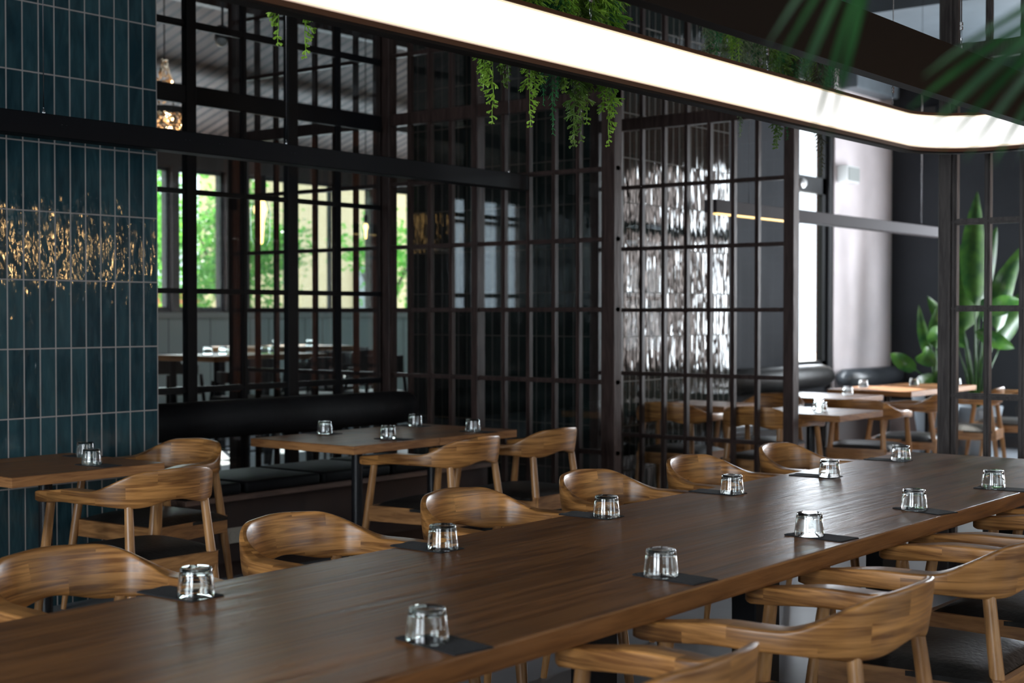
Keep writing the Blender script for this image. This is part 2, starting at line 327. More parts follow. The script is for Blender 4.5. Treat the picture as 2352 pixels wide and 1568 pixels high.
def obj(name, bm, mat, parent=None, smooth=False, world=False, angle=None):
    """link bm as ONE mesh object; world=True: bm is in world coordinates, made local to its parent"""
    if world and parent is not None: bmesh.ops.translate(bm, verts=bm.verts[:], vec=-Vector(parent.location))
    bmesh.ops.recalc_face_normals(bm, faces=bm.faces[:])
    me = bpy.data.meshes.new(name); bm.to_mesh(me); bm.free()
    if smooth:
        for p in me.polygons: p.use_smooth = True
        if angle is not None:
            me.set_sharp_from_angle(angle=angle)
    me.materials.append(mat)
    o = bpy.data.objects.new(name, me); C.objects.link(o)
    if parent is not None: o.parent = parent
    return o
def thing(name, label, cat, loc=(0, 0, 0), rz=0.0, group=None):
    o = bpy.data.objects.new(name, None); C.objects.link(o); o.empty_display_size = 0.1
    o.location = loc; o.rotation_euler = (0, 0, rz); o['label'] = label; o['category'] = cat
    if group: o['group'] = group
    return o
def tag(o, label, cat, group=None):
    o['label'] = label; o['category'] = cat
    if group: o['group'] = group
    return o
def struct(name, bm, mat, smooth=False):
    o = obj(name, bm, mat, None, smooth); o['kind'] = 'structure'; return o
def dup(root, loc, rz, label, group=None, cat=None, scale=None):
    r = root.copy(); C.objects.link(r); r.location = loc; r.rotation_euler = (0, 0, rz); r['label'] = label
    if group: r['group'] = group
    if cat: r['category'] = cat
    if scale: r.scale = (scale,)*3
    for ch in list(root.children):
        c = ch.copy(); C.objects.link(c); c.parent = r
        for g in list(ch.children):
            d = g.copy(); C.objects.link(d); d.parent = c
    return r

# ------------------------------------------------------------------ room shell
b = NB(); bx(b, -4.2, 15.4, -4.2, 13.2, -0.12, 0.0); struct('floor', b, M['concrete'])
def wall_x(name, x0, x1, y0, y1, z0, z1, holes, mat):
    """wall running along x (thickness y0..y1) with holes (xa, xb, za, zb)"""
    b = NB(); cuts = sorted(holes); x = x0
    for xa, xb, za, zb in cuts:
        if xa > x: bx(b, x, xa, y0, y1, z0, z1)
        bx(b, xa, xb, y0, y1, z0, za); bx(b, xa, xb, y0, y1, zb, z1); x = xb
    if x < x1: bx(b, x, x1, y0, y1, z0, z1)
    return struct(name, b, mat)
def wall_y(name, x0, x1, y0, y1, z0, z1, holes, mat):
    b = NB(); cuts = sorted(holes); y = y0
    for ya, yb, za, zb in cuts:
        if ya > y: bx(b, x0, x1, y, ya, z0, z1)
        bx(b, x0, x1, ya, yb, z0, za); bx(b, x0, x1, ya, yb, zb, z1); y = yb
    if y < y1: bx(b, x0, x1, y, y1, z0, z1)
    return struct(name, b, mat)
wall_y('wall_west', -4.2, -4.0, -4.0, 13.0, 0, 5.6, [(y0, y1, 0.8, 3.0) for y0, y1 in WEST_WINDOWS], M['shell'])
wall_x('wall_south', -4.0, 15.2, -4.2, -4.0, 0, 4.7, [(0.7, 3.3, 0.8, 3.0), (5.3, 7.7, 0.8, 3.0)], M['shell'])
wall_y('wall_east', 15.25, 15.45, -4.0, 6.9, 0, 4.7, [(1.6, 2.5, 0.8, 3.2), (3.5, 4.4, 0.8, 3.2)], M['plaster_dark'])
b = NB(); bx(b, 15.20, 15.25, -4.0, 1.6, 0, 4.7); bx(b, 15.20, 15.25, 2.5, 3.5, 0, 4.7); bx(b, 15.20, 15.25, 1.6, 2.5, 3.2, 4.7); bx(b, 15.20, 15.25, 3.5, 4.4, 3.2, 4.7); struct('wall_brick', b, M['brick'])
wall_x('wall_north', 10.42, 15.25, 6.6, 6.69, 0, 4.7, [(12.92, 13.72, 0.86, 3.9)], M['plaster_dark'])
b = NB(); bx(b, 13.80, 15.25, 6.56, 6.6, 0, 4.7); struct('wall_light', b, M['plaster_light'])
GZ0, GZ1 = 1.47, 3.10
wall_x('wall_garden', -4.0, 15.1, 13.0, 13.2, 0, 3.4, [(-2.1, -0.4, GZ0, GZ1), (7.9, 10.30, GZ0, GZ1), (10.40, 11.09, GZ0, GZ1), (11.45, 13.62, GZ0, GZ1), (13.75, 14.9, GZ0, GZ1)], M['plinth'])
b = NB(); bx(b, 5.0, 14.9, 12.95, 13.0, 0, GZ0-0.09); struct('trim_5', b, M['wainscot'])
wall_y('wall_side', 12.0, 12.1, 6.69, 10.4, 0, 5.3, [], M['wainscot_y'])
wall_x('wall_back', 12.0, 15.1, 10.4, 10.5, 0, 4.3, [], M['wainscot'])
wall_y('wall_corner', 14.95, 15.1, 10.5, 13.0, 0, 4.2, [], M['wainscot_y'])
b = NB(); bx(b, -4.2, 15.4, -4.2, 6.95, 4.7, 4.85); struct('ceiling', b, M['ceiling'])
# pitched boarded roof over the garden room
b = NB()
def rz_(y): return 3.35 + (13.2-y)*0.32
for (x0, x1, y0, y1) in ((-4, 12.1, 6.9, 10.4), (-4, 15.1, 10.4, 13.2)):
    v = [b.verts.new(p) for p in ((x0, y1, rz_(y1)), (x1, y1, rz_(y1)), (x1, y0, rz_(y0)), (x0, y0, rz_(y0)))]
    v2 = [b.verts.new((q.co.x, q.co.y, q.co.z+0.1)) for q in v]
    b.faces.new(v); b.faces.new(v2[::-1])
    for i in range(4): b.faces.new((v[i], v[(i+1) % 4], v2[(i+1) % 4], v2[i]))
struct('ceiling_garden', b, M['slats'])
b = NB()
for y, xe in ((11.6, 14.9), (9.9, 12.0), (8.2, 12.0)): bx(b, 7.6, xe, y-0.05, y+0.05, rz_(y)-0.26, rz_(y)-0.1)
struct('trim_1', b, M['screen'])
# ceiling bulkhead over the right room
b = NB(); bx(b, 12.6, 15.25, -4, 6.56, 4.25, 4.7); struct('ceiling_bulkhead', b, M['bluegrey'])

def window(n, axis, c, a0, a1, z0, z1, vs_=(), hs=(), mat='wframe', w_=0.045, d=0.05):
    """axis 'x': frame runs along x at y=c ; axis 'y': along y at x=c"""
    b = NB()
    def bar(p0, p1, q0, q1):
        if axis == 'x': bx(b, p0, p1, c-d/2, c+d/2, q0, q1)
        else: bx(b, c-d/2, c+d/2, p0, p1, q0, q1)
    bar(a0, a0+w_, z0, z1); bar(a1-w_, a1, z0, z1); bar(a0, a1, z0, z0+w_); bar(a0, a1, z1-w_, z1)
    for v_ in vs_: bar(v_-w_/2, v_+w_/2, z0, z1)
    for h, hw in hs: bar(a0, a1, h-hw/2, h+hw/2)
    o = struct('window_%d' % n, b, M[mat])
    g = NB()
    if axis == 'x': bx(g, a0+0.01, a1-0.01, c-0.003, c+0.003, z0+0.01, z1-0.01)
    else: bx(g, c-0.003, c+0.003, a0+0.01, a1-0.01, z0+0.01, z1-0.01)
    obj('window_pane', g, M['winpane'], o)
    return o
window(1, 'x', 13.08, 7.9, 10.30, GZ0, GZ1, vs_=(8.65, 9.4), mat='wframe')
window(13, 'x', 13.08, -2.1, -0.4, GZ0, GZ1, vs_=(-1.55, -0.95), hs=((2.75, 0.06),))
window(2, 'x', 13.08, 10.40, 11.09, GZ0, GZ1)
window(3, 'x', 13.08, 11.45, 13.62, GZ0, GZ1, vs_=(12.1, 12.85))
window(4, 'x', 13.08, 13.75, 14.9, GZ0, GZ1, vs_=(14.35,))
wr = window(6, 'x', 6.65, 12.92, 13.72, 0.86, 3.9, hs=((2.76, 0.17),), w_=0.09, d=0.06)
b = NB(); bx(b, 12.97, 13.0, 6.58, 6.62, 1.48, 1.52); bx(b, 12.97, 12.99, 6.565, 6.585, 1.36, 1.52); obj('window_handle', b, M['white'], wr)
b = NB(); bx(b, 13.72, 13.80, 6.58, 6.60, 0.86, 3.9); struct('trim_2', b, M['wframe'])
for i, (y0, y1) in enumerate(WEST_WINDOWS): window(7+i, 'y', -4.1, y0, y1, 0.8, 3.0, vs_=((y0+y1)/2,), hs=((2.3, 0.06),))
window(9, 'x', -4.1, 0.7, 3.3, 0.8, 3.0, vs_=(1.6, 2.4), hs=((2.3, 0.06),))
window(10, 'x', -4.1, 5.3, 7.7, 0.8, 3.0, vs_=(6.1, 6.9), hs=((2.3, 0.06),))
window(11, 'y', 15.35, 1.6, 2.5, 0.8, 3.2, hs=((2.4, 0.06),)); window(12, 'y', 15.35, 3.5, 4.4, 0.8, 3.2, hs=((2.4, 0.06),))
b = NB(); bx(b, 5.0, 14.9, 12.9, 13.0, GZ0-0.085, GZ0-0.02); struct('trim_3', b, M['wframe_grey'])

# tiled pillars
b = NB(); bx(b, 1.2, 4.712, 6.07, 7.1, 0, 4.7); struct('wall_teal_tile', b, M['tile'])
b = NB(); bx(b, 8.75, 10.42, 5.9, 7.95, 0, 4.9); struct('wall_dark_tile', b, M['tile_dark'])

# ------------------------------------------------------------------ glazed screens
def screen(name, label, axis, c, posts, muntins, rails, a0, a1, zt, wood_m, muntin_w=0.028, d=0.045, z_lo=0.0, pane='pane'):
    base = (c, (a0+a1)/2, 0) if axis == 'y' else ((a0+a1)/2, c, 0)
    t = thing(name, label, 'partition', base)
    def bar(b, p0, p1, q0, q1, dd):
        if axis == 'x': bx(b, p0, p1, c-dd/2, c+dd/2, q0, q1)
        else: bx(b, c-dd/2, c+dd/2, p0, p1, q0, q1)
    for pc, pw in posts:
        b = NB(); bar(b, pc-pw/2, pc+pw/2, 0.0, zt, d*1.9); bevel(b, 0.004, 1); obj('post', b, wood_m, t, world=True)
    for z, hw in rails:
        if hw > 0.06:
            b = NB(); bar(b, a0, a1, z-hw/2, z+hw/2, d*1.5); bevel(b, 0.004, 1); obj('rail', b, wood_m, t, world=True)
    b = NB()
    for m_ in muntins:
        bar(b, m_-muntin_w/2, m_+muntin_w/2, z_lo, zt, d*0.8); bar(b, m_-muntin_w*0.2, m_+muntin_w*0.2, z_lo, zt, d*1.15)
    for z, hw in rails:
        if hw <= 0.06:
            bar(b, a0, a1, z-hw/2, z+hw/2, d*0.78); bar(b, a0, a1, z-hw*0.2, z+hw*0.2, d*1.12)
    obj('muntin_grid', b, wood_m, t, world=True)
    g = NB(); bar(g, a0+0.01, a1-0.01, z_lo+0.01, zt-0.01, 0.006); obj('glass_pane', g, M[pane], t, world=True)
    return t
RB = [(0.10, 0.14), (0.564, 0.028), (1.006, 0.028), (1.461, 0.028), (1.90, 0.028), (2.34, 0.028), (2.79, 0.085), (3.24, 0.028), (3.69, 0.028), (4.14, 0.028)]
screen('glass_partition', 'black framed glazed partition behind the bench and long black bolster', 'x', 6.93,
       [(4.78, 0.08), (5.62, 0.08), (6.455, 0.085), ], [5.19, 6.05, 6.89], [(0.40, 0.028), (0.968, 0.038), (1.573, 0.032), (2.178, 0.032), (2.765, 0.11), (3.195, 0.045), (3.8, 0.032), (4.3, 0.032)], 4.74, 7.30, 4.7, M['black'], muntin_w=0.042, z_lo=0.40, d=0.026)
screen('glass_partition', 'long dark wood lattice partition between the bolster end and the thick middle post', 'y', 7.37,
       [(5.01, 0.10), (6.09, 0.055), (6.90, 0.07), (6.99, 0.07), (8.52, 0.10)], [5.2575, 5.4485, 5.655, 5.860, 6.32, 6.515, 6.70, 7.23, 7.44, 7.65, 7.86, 8.07, 8.28], RB, 4.96, 8.57, 4.7, M['screen'])
screen('glass_partition', 'dark lattice partition in front of the wavy tiled pillar, left of the bright window', 'y', 8.57,
       [(4.385, 0.075), (5.95, 0.08)], [4.635, 4.818, 5.005, 5.19, 5.375, 5.56, 5.75], RB, 4.35, 5.99, 4.7, M['screen'], pane='winpane')
screen('glass_partition', 'greyish lattice partition at the right edge with the leafy plant behind it', 'y', 7.33,
       [(2.845, 0.065)], [2.80, 2.625, 2.445, 2.26, 2.075, 1.89, 1.70, 1.51, 1.32, 1.13, 0.94, 0.75], [(0.10, 0.14), (0.564, 0.03), (1.003, 0.032), (1.461, 0.032), (1.915, 0.032), (2.36, 0.032), (2.80, 0.085), (3.25, 0.03), (3.7, 0.03), (4.15, 0.03)], 0.6, 2.87, 4.7, M['screen_grey'], muntin_w=0.03, pane='winpane')

# ------------------------------------------------------------------ chair
def chair_band():
    bm = NB(); uvl = bm.loops.layers.uv.new('UVMap')
    half = [(0.283, 0.315), (0.287, 0.24), (0.293, 0.15), (0.299, 0.05), (0.295, -0.03), (0.276, -0.105), (0.242, -0.168), (0.196, -0.217), (0.138, -0.250), (0.070, -0.269), (0.0, -0.276)]
    P = [Vector((x, y, 0)) for x, y in half] + [Vector((-x, y, 0)) for x, y in half[-2::-1]]
    # resample (Catmull-Rom)
    pts = []
    for i in range(len(P)-1):
        p0, p1, p2, p3 = P[max(i-1, 0)], P[i], P[i+1], P[min(i+2, len(P)-1)]
        for k in range(5):
            t = k/5; pts.append(0.5*((2*p1) + (p2-p0)*t + (2*p0-5*p1+4*p2-p3)*t*t + (3*p1-p0-3*p2+p3)*t**3))
    pts.append(P[-1])
    def sm(a, b_, x): t = max(0, min(1, (x-a)/(b_-a))); return t*t*(3-2*t)
    n = 32; rings = []; s = 0; us = []
    tot = len(pts)
    L = [0]
    for i in range(1, tot): L.append(L[-1] + (pts[i]-pts[i-1]).length)
    Lt = L[-1]
    for i, p in enumerate(pts):
        d = (pts[min(i+1, tot-1)] - pts[max(i-1, 0)]).normalized(); out = Vector((d.y, -d.x, 0))  # outward normal?
        if out.dot(Vector((p.x, p.y-0.05, 0))) < 0: out = -out
        q = min(L[i], Lt-L[i]); h = q/(Lt/2)          # 0 at tips, 1 at centre of the back
        rise = sm(0.50, 0.83, h)
        top = 0.690 + 0.024*sm(0.02, 0.35, h) + 0.082*rise + 0.007*sm(0.8, 1, h); bot = 0.642 + 0.018*sm(0.02, 0.35, h) - 0.014*sm(0.5, 0.76, h) + 0.026*sm(0.78, 1, h)
        wd = 0.048 + 0.030*sm(0.0, 0.36, h) - 0.048*sm(0.44, 0.72, h)
        tipround = sm(0, 0.018, q)
        wd *= 0.55 + 0.45*tipround; inset = 0.006*(1-tipround); top -= inset; bot += inset
        hh = (top-bot)/2; zc = (top+bot)/2
        ring = []
        lean = 0.022*rise
        e = 0.24 + 0.12*rise
        for k in range(n):
            a = 2*PI*k/n; ca, sa = math.cos(a), math.sin(a)
            cx = math.copysign(abs(ca)**e, ca); cz = math.copysign(abs(sa)**e, sa)
            z = zc + hh*cz
            ox = cx*wd/2*(1 - 0.25*rise*max(0, cz)) + lean*(cz*0.5)
            # outer face of the arm stays on the path, the wide flat top grows inward
            ring.append(bm.verts.new(p + out*(ox - (wd-0.026)/2) + Vector((0, 0, z))))
        rings.append(ring)
    for i in range(tot-1):
        for k in range(n):
            f = bm.faces.new((rings[i][k], rings[i][(k+1) % n], rings[i+1][(k+1) % n], rings[i+1][k]))
            for lp in f.loops:
                v_ = lp.vert; ii = i if v_ in rings[i] else i+1
                side = 0.0 if k < n/2 else 0.3
                lp[uvl].uv = (L[ii] if Lt else 0, v_.co.z + (0.0 if (n/4 <= k < 3*n/4) else 0.5))
    for r_ in (rings[0], rings[-1]):
        f = bm.faces.new(r_)
        for lp in f.loops: lp[uvl].uv = (lp.vert.co.x, lp.vert.co.z)
    return bm
def leg_bm(top, bot, r=(0.013, 0.021, 0.018)):
    bm = NB(); t, q = Vector(top), Vector(bot)
    pts = []; rs = []
    for k in range(9):
        f = k/8; pts.append(q.lerp(t, f)); rs.append(r[0] + (r[1]-r[0])*min(1, f/0.6) if f <= 0.6 else r[1] + (r[2]-r[1])*(f-0.6)/0.4)
    tube(bm, pts, rs, 14); return bm
def seat_pad():
    bm = NB(); n = 14
    grid = {}
    for i in range(n+1):
        for j in range(n+1):
            u, v = i/n*2-1, j/n*2-1
            hw = 0.258 + 0.010*v
            x = u*hw; y = 0.005 + v*0.238
            e = (1-abs(u)**5)*(1-abs(v)**5)
            z = 0.430 + 0.030*e**0.5 + 0.012*(1-u*u)*(1-v*v)
            grid[i, j] = bm.verts.new((x, y, z))
    for i in range(n):
        for j in range(n): bm.faces.new((grid[i, j], grid[i+1, j], grid[i+1, j+1], grid[i, j+1]))
    r = bmesh.ops.extrude_face_region(bm, geom=bm.faces[:])
    for v_ in [g for g in r['geom'] if isinstance(g, bmesh.types.BMVert)]: v_.co.z = 0.415
    return bm
def plank_between(bm, a, c, z0, z1, th):
    a, c = Vector((*a, 0)), Vector((*c, 0)); d = (c-a).normalized(); nrm = Vector((-d.y, d.x, 0))*th/2
    vv = [bm.verts.new(p + s*nrm + Vector((0, 0, z))) for z in (z0, z1) for p, s in ((a, -1), (c, -1), (c, 1), (a, 1))]
    for f in ((3, 2, 1, 0), (4, 5, 6, 7), (0, 1, 5, 4), (1, 2, 6, 5), (2, 3, 7, 6), (3, 0, 4, 7)): bm.faces.new([vv[i] for i in f])
def make_chair(label, group, mats=('band', 'leg', 'rail', 'leather')):
    t = thing('armchair', label, 'chair', (0, 0, 0), 0, group)
    obj('curved_back_and_arms', chair_band(), M[mats[0]], t, True)
    for sx in (-1, 1):
        obj('leg', leg_bm((sx*0.268, 0.235, 0.650), (sx*0.303, 0.325, 0)), M[mats[1]], t, True, angle=1.0)
        obj('leg', leg_bm((sx*0.186, -0.207, 0.655), (sx*0.224, -0.292, 0)), M[mats[1]], t, True, angle=1.0)
    b = NB()
    F, Bk = [(-0.281, 0.254), (0.281, 0.254)], [(-0.212, -0.252), (0.212, -0.252)]
    plank_between(b, F[0], F[1], 0.352, 0.432, 0.022); plank_between(b, Bk[0], Bk[1], 0.352, 0.432, 0.022)
    plank_between(b, F[0], Bk[0], 0.352, 0.432, 0.022); plank_between(b, F[1], Bk[1], 0.352, 0.432, 0.022)
    obj('seat_frame', b, M[mats[2]], t)
    obj('seat', seat_pad(), M[mats[3]], t, True, angle=0.9)
    return t
GF, GN = 'oak armchairs along the far side of the long table', 'oak armchairs along the near side of the long table'
ch0 = make_chair('oak armchair at the lower left, far side of the long table, behind the leftmost tumbler', GF)
ch0.location = (2.23, 3.075, 0); ch0.rotation_euler = (0, 0, PI)
far = [(3.07, 3.07, 'far-side oak armchair second from the left, right of the wall socket'),
       (3.885, 3.07, 'far-side oak armchair third from the left at the long table'),
       (4.685, 3.06, 'far-side oak armchair fourth from the left, left of the lattice with the wavy pillar'),
       (5.46, 3.05, 'far-side oak armchair at the long table, second from its right end'),
       (6.24, 3.02, 'far-side oak armchair nearest the right end of the long table')]
for i, (x, y, l) in enumerate(far): dup(ch0, (x, y, 0), PI + [0.02, -0.015, 0.01, -0.02, 0.03][i], l, GF)
near = [(2.30, 1.585, 'nearest oak armchair cut by the bottom edge, its arm tip at the long table'),
        (3.185, 1.585, 'large blurred oak armchair at the bottom right, second from the camera on the near side'),
        (4.07, 1.59, 'near-side oak armchair third from the camera, cut by the right edge'),
        (4.885, 1.59, 'near-side oak armchair fourth from the camera, only its arms in view'),
        (5.69, 1.58, 'farthest near-side oak armchair, only arm tips showing at the right edge')]
for i, (x, y, l) in enumerate(near): dup(ch0, (x, y, 0), [0, 0.01, 0, -0.02, 0][i], l, GN)
GS = 'oak armchairs at the small tables'
dup(ch0, (3.74, 4.955, 0), -0.05, 'oak armchair with black seat in front of the small table by the teal tiles', GS)
dup(ch0, (4.40, 5.68, 0), PI/2 + 0.05, 'oak armchair at the right end of the small teal-side table, glare on its inner back', GS)
dup(ch0, (2.71, 4.99, 0), 0.0, 'oak armchair cut by the left edge of the photo, one leg and arm tip showing', GS)
dup(ch0, (5.665, 4.93, 0), 0.03, 'oak armchair at the near side of the middle tables, left of the two', GS)
dup(ch0, (6.36, 4.93, 0), 0.03, 'oak armchair at the near side of the middle tables, right of the two', GS)

# ------------------------------------------------------------------ tables
def frame_top(b, x0, x1, y0, y1, z0, z1, bv=0.004): bx(b, x0, x1, y0, y1, z0, z1); bevel(b, bv, 2)
t = thing('long_table', 'long dark oiled oak communal table filling the foreground, on black steel legs', 'table', (3.4, 2.33, 0))
b = NB(); frame_top(b, -0.1, 6.755, 1.825, 2.83, 0.695, 0.75, 0.006)
obj('tabletop', b, M['table'], t, world=True)
for x in (0.7, 3.73, 5.95):
    for y in (2.02, 2.60):
        b = NB(); bx(b, x-0.075, x+0.075, y-0.04, y+0.04, 0.0, 0.695); bevel(b, 0.004, 1); obj('leg', b, M['black'], t, world=True)
def pedestal_table(label, x0, x1, y0, y1, px, py, group, r=0.031, z=0.75, top='table_small', base=True):
    t = thing('bistro_table', label, 'table', (px, py, 0), 0, group)
    b = NB(); bx(b, x0, x1, y0, y1, z-0.003, z); ot = obj('tabletop', b, M[top], t, world=True)
    b = NB(); frame_top(b, x0, x1, y0, y1, z-0.044, z-0.003, 0.002); obj('oak_edge', b, M['table_edge'], ot, world=False)
    ot.children[0].location = (-px, -py, 0)
    b = NB(); tube(b, [(px, py, 0.02), (px, py, z-0.05)], r, 20); obj('post', b, M['blacksatin'], t, True, world=True, angle=1.0)
    b = NB(); bx(b, px-0.2, px+0.2, py-0.2, py+0.2, z-0.056, z-0.044); obj('top_plate', b, M['black'], t, world=True)
    if base:
        b = NB(); lathe(b, [(0, 0.022), (0.19, 0.016), (0.2, 0.0), (0, 0)], 32, (px, py, 0)); obj('base', b, M['black'], t, True, world=True, angle=0.7)
    return t
pedestal_table('small oak-edged bistro table against the teal tiled wall, two tumblers on it', 3.355, 4.14, 5.29, 6.03, 3.76, 5.66, 'bistro tables in this room')
pedestal_table('oak bistro table in the middle, left half of the joined pair by the bench', 5.245, 5.918, 5.165, 5.955, 5.64, 5.53, 'bistro tables in this room')
pedestal_table('oak bistro table in the middle, right half of the joined pair by the lattice partition', 5.922, 6.61, 5.165, 5.955, 6.27, 5.53, 'bistro tables in this room')

# ------------------------------------------------------------------ tumblers + napkins
def tumbler(label, group):
    b = NB()
    H, RT, RB_ = 0.071, 0.0395, 0.0455   # stands on its rim: wide end down
    prof = [(RB_-0.0011, 0.0), (RB_-0.0003, 0.0006), (RB_, 0.002), (RB_-0.0014, 0.02), (RT+0.0012, H*0.72), (RT+0.0002, H*0.86), (RT-0.0006, H*0.955), (RT-0.0030, H*0.992), (RT-0.006, H), (0.012, H-0.001), (0, H-0.0012),
            ]
    inner = [(0, H-0.0062), (0.02, H-0.0062), (RT-0.008, H-0.0070), (RT-0.0036, H-0.0105), (RT-0.0016, H-0.018), (RB_-0.0030, 0.02), (RB_-0.0018, 0.002)]
    lathe(b, prof, 48); lathe(b, inner, 48)
    # join rims
    b.verts.ensure_lookup_table()
    lo = [v_ for v_ in b.verts if abs(v_.co.z) < 1e-6]; li = [v_ for v_ in b.verts if abs(v_.co.z-0.002) < 1e-6 and abs(math.hypot(v_.co.x, v_.co.y)-(RB_-0.0018)) < 1e-5]
    key = lambda v_: math.atan2(v_.co.y, v_.co.x) % (2*PI)
    key2 = lambda v_: round(key(v_), 4) % round(2*PI, 4)
    lo.sort(key=key2); li.sort(key=key2)
    for k in range(48): b.faces.new((lo[k], lo[(k+1) % 48], li[(k+1) % 48], li[k]))
    o = obj('tumbler', b, M['glass'], None, True, angle=1.2); tag(o, label, 'glass', group); return o
def napkin(label, group):
    b = NB(); rnd = random.Random(5)
    for s, (dx, dy, dz) in enumerate(((0, 0, 0), (0.002, 0.003, 0.0014))):
        n, m_ = 8, 14; g = {}
        for i in range(n+1):
            for j in range(m_+1):
                x = (i/n-0.5)*0.102 + dx; y = (j/m_-0.5)*0.198 + dy
                z = 0.0013 + dz + 0.0016*max(0, (j/m_-0.78))*5*(0.5+0.5*math.sin(i*1.3))*s + rnd.uniform(0, 0.0002)
                g[i, j] = b.verts.new((x, y, z))
        for i in range(n):
            for j in range(m_): b.faces.new((g[i, j], g[i+1, j], g[i+1, j+1], g[i, j+1]))
        bd = [g[i, 0] for i in range(n+1)] + [g[n, j] for j in range(1, m_+1)] + [g[i, m_] for i in range(n-1, -1, -1)] + [g[0, j] for j in range(m_-1, 0, -1)]
        lo = [b.verts.new((v_.co.x, v_.co.y, 0.0001 + dz*0.8)) for v_ in bd]
        for k in range(len(bd)): b.faces.new((bd[k], bd[(k+1) % len(bd)], lo[(k+1) % len(bd)], lo[k]))
        b.faces.new(lo[::-1])
    o = obj('napkin', b, M['napkin'], None, False); tag(o, label, 'napkin', group); return o
gl0 = tumbler('x', 'upturned tumblers on the long table'); nk0 = napkin('x', 'folded napkins on the long table')
T0 = 0.75
def place(src, x, y, z, rz, label, group, first):
    o = src if first else src.copy()
    if not first: C.objects.link(o)
    o.location = (x, y, z); o.rotation_euler = (0, 0, rz); o['label'] = label; o['group'] = group
    return o
ordinal = ['at the lower left', 'second from the left', 'third from the left', 'fourth from the left, in sharp focus', 'fifth from the left', 'at the far right end']
fars = [(2.205, 2.70), (3.095, 2.69), (3.93, 2.69), (4.74, 2.67), (5.48, 2.625), (6.29, 2.655)]
nears = [(2.20, 1.955), (3.125, 1.968), (3.98, 1.972), (4.735, 1.95), (5.51, 1.947)]
lo_n = ['nearest the camera at the bottom centre', 'second from the camera', 'in the middle with a glaring base', 'second from the right', 'farthest, by the right edge']
for i, (x, y) in enumerate(fars):
    place(nk0, x+0.002, y+0.062, T0, [0.04, 0.0, 0.03, -0.05, 0.06, 0.02][i], 'black napkin under the far-row tumbler ' + ordinal[i], 'folded napkins on the long table', i == 0)
    place(gl0, x, y, T0+0.0031, i*0.7, 'clear tumbler, far row on the long table, ' + ordinal[i], 'upturned tumblers on the long table', i == 0)
for i, (x, y) in enumerate(nears):
    place(nk0, x+0.012, y-0.035, T0, [-0.18, -0.1, -0.08, -0.3, 0.05][i], 'black napkin under the near-row tumbler ' + lo_n[i], 'folded napkins on the long table', False)
    place(gl0, x, y, T0+0.0031, i*0.7+0.3, 'clear tumbler, near row on the long table, ' + lo_n[i], 'upturned tumblers on the long table', False)
small = [(3.86, 5.45, 'front tumbler on the small table by the teal tiles'), (4.06, 5.78, 'rear tumbler on the small table by the teal tiles'),
         (5.69, 5.83, 'tumbler at the back left of the joined middle tables'), (5.67, 5.32, 'tumbler at the front left of the joined middle tables'),
         (6.42, 5.80, 'tumbler at the back right of the joined middle tables'), (6.33, 5.27, 'tumbler at the front right of the joined middle tables')]
for x, y, l in small:
    place(nk0, x+0.015, y-0.03 if y < 5.6 else y+0.03, T0, 0.1, 'black napkin under the ' + l, 'napkins on the small tables', False)
    place(gl0, x, y, T0+0.0031, x, 'upturned ' + l, 'tumblers on the small tables', False)

# ------------------------------------------------------------------ bench, bolster, cushions, socket
t = thing('bench', 'low dark brown built-in bench running behind the middle tables', 'bench', (6.0, 6.3, 0))
b = NB(); bx(b, 4.72, 7.30, 5.95, 6.74, 0.09, 0.432); bx(b, 4.72, 7.30, 6.0, 6.74, 0, 0.09); obj('plinth', b, M['plinth'], t, world=True)
b = NB(); bx(b, 4.72, 7.30, 5.86, 6.76, 0.432, 0.462); bevel(b, 0.003, 1); obj('seat_board', b, M['board'], t, world=True)
xs = [4.60, 5.13, 5.715, 6.30, 6.87]
cl = ['beside the teal tiled wall', 'second from the teal wall', 'third from the teal wall', 'nearest the lattice partition']
def cushion(x0, x1, label):
    b = NB(); bx(b, x0+0.015, x1-0.015, 5.875, 6.45, 0.462, 0.525); bevel(b, 0.022, 3)
    return tag(obj('seat_cushion', b, M['velvet'], None, True, angle=0.8), label, 'cushion', 'black cushions on the bench')
for i in range(4):
    cushion(max(4.72, xs[i]), xs[i+1], 'flat black seat cushion on the low bench, ' + cl[i])
b = NB()
prof = [(0, 0), (0.06, 0.0), (0.095, 0.02), (0.111, 0.06)]
pts = [(7.245, 0.0), (7.24, 0.05), (7.22, 0.085), (7.18, 0.108)] 
tube(b, [(4.74, 6.58, 0.81), (5.5, 6.58, 0.81), (6.3, 6.58, 0.805), (7.12, 6.58, 0.80), (7.18, 6.58, 0.80), (7.22, 6.58, 0.80), (7.242, 6.58, 0.80), (7.25, 6.58, 0.80)], [0.112, 0.113, 0.112, 0.110, 0.106, 0.092, 0.06, 0.01], 32)
bo = thing('bolster', 'long black round back bolster hung behind the low bench', 'bolster', (6.0, 6.6, 0.7))
obj('bolster_roll', b, M['velvet'], bo, True, world=True)
b = NB()
for x in (5.6, 6.46): bx(b, x-0.02, x+0.02, 6.68, 6.885, 0.79, 0.83)
obj('bracket', b, M['black'], bo, world=True)
t = thing('wall_socket', 'ivory double wall socket on the dark bench plinth', 'socket', (5.14, 5.95, 0.225))
b = NB(); bx(b, 5.065, 5.215, 5.938, 5.95, 0.19, 0.275); bevel(b, 0.003, 2); obj('cover_plate', b, M['socket'], t, world=True)
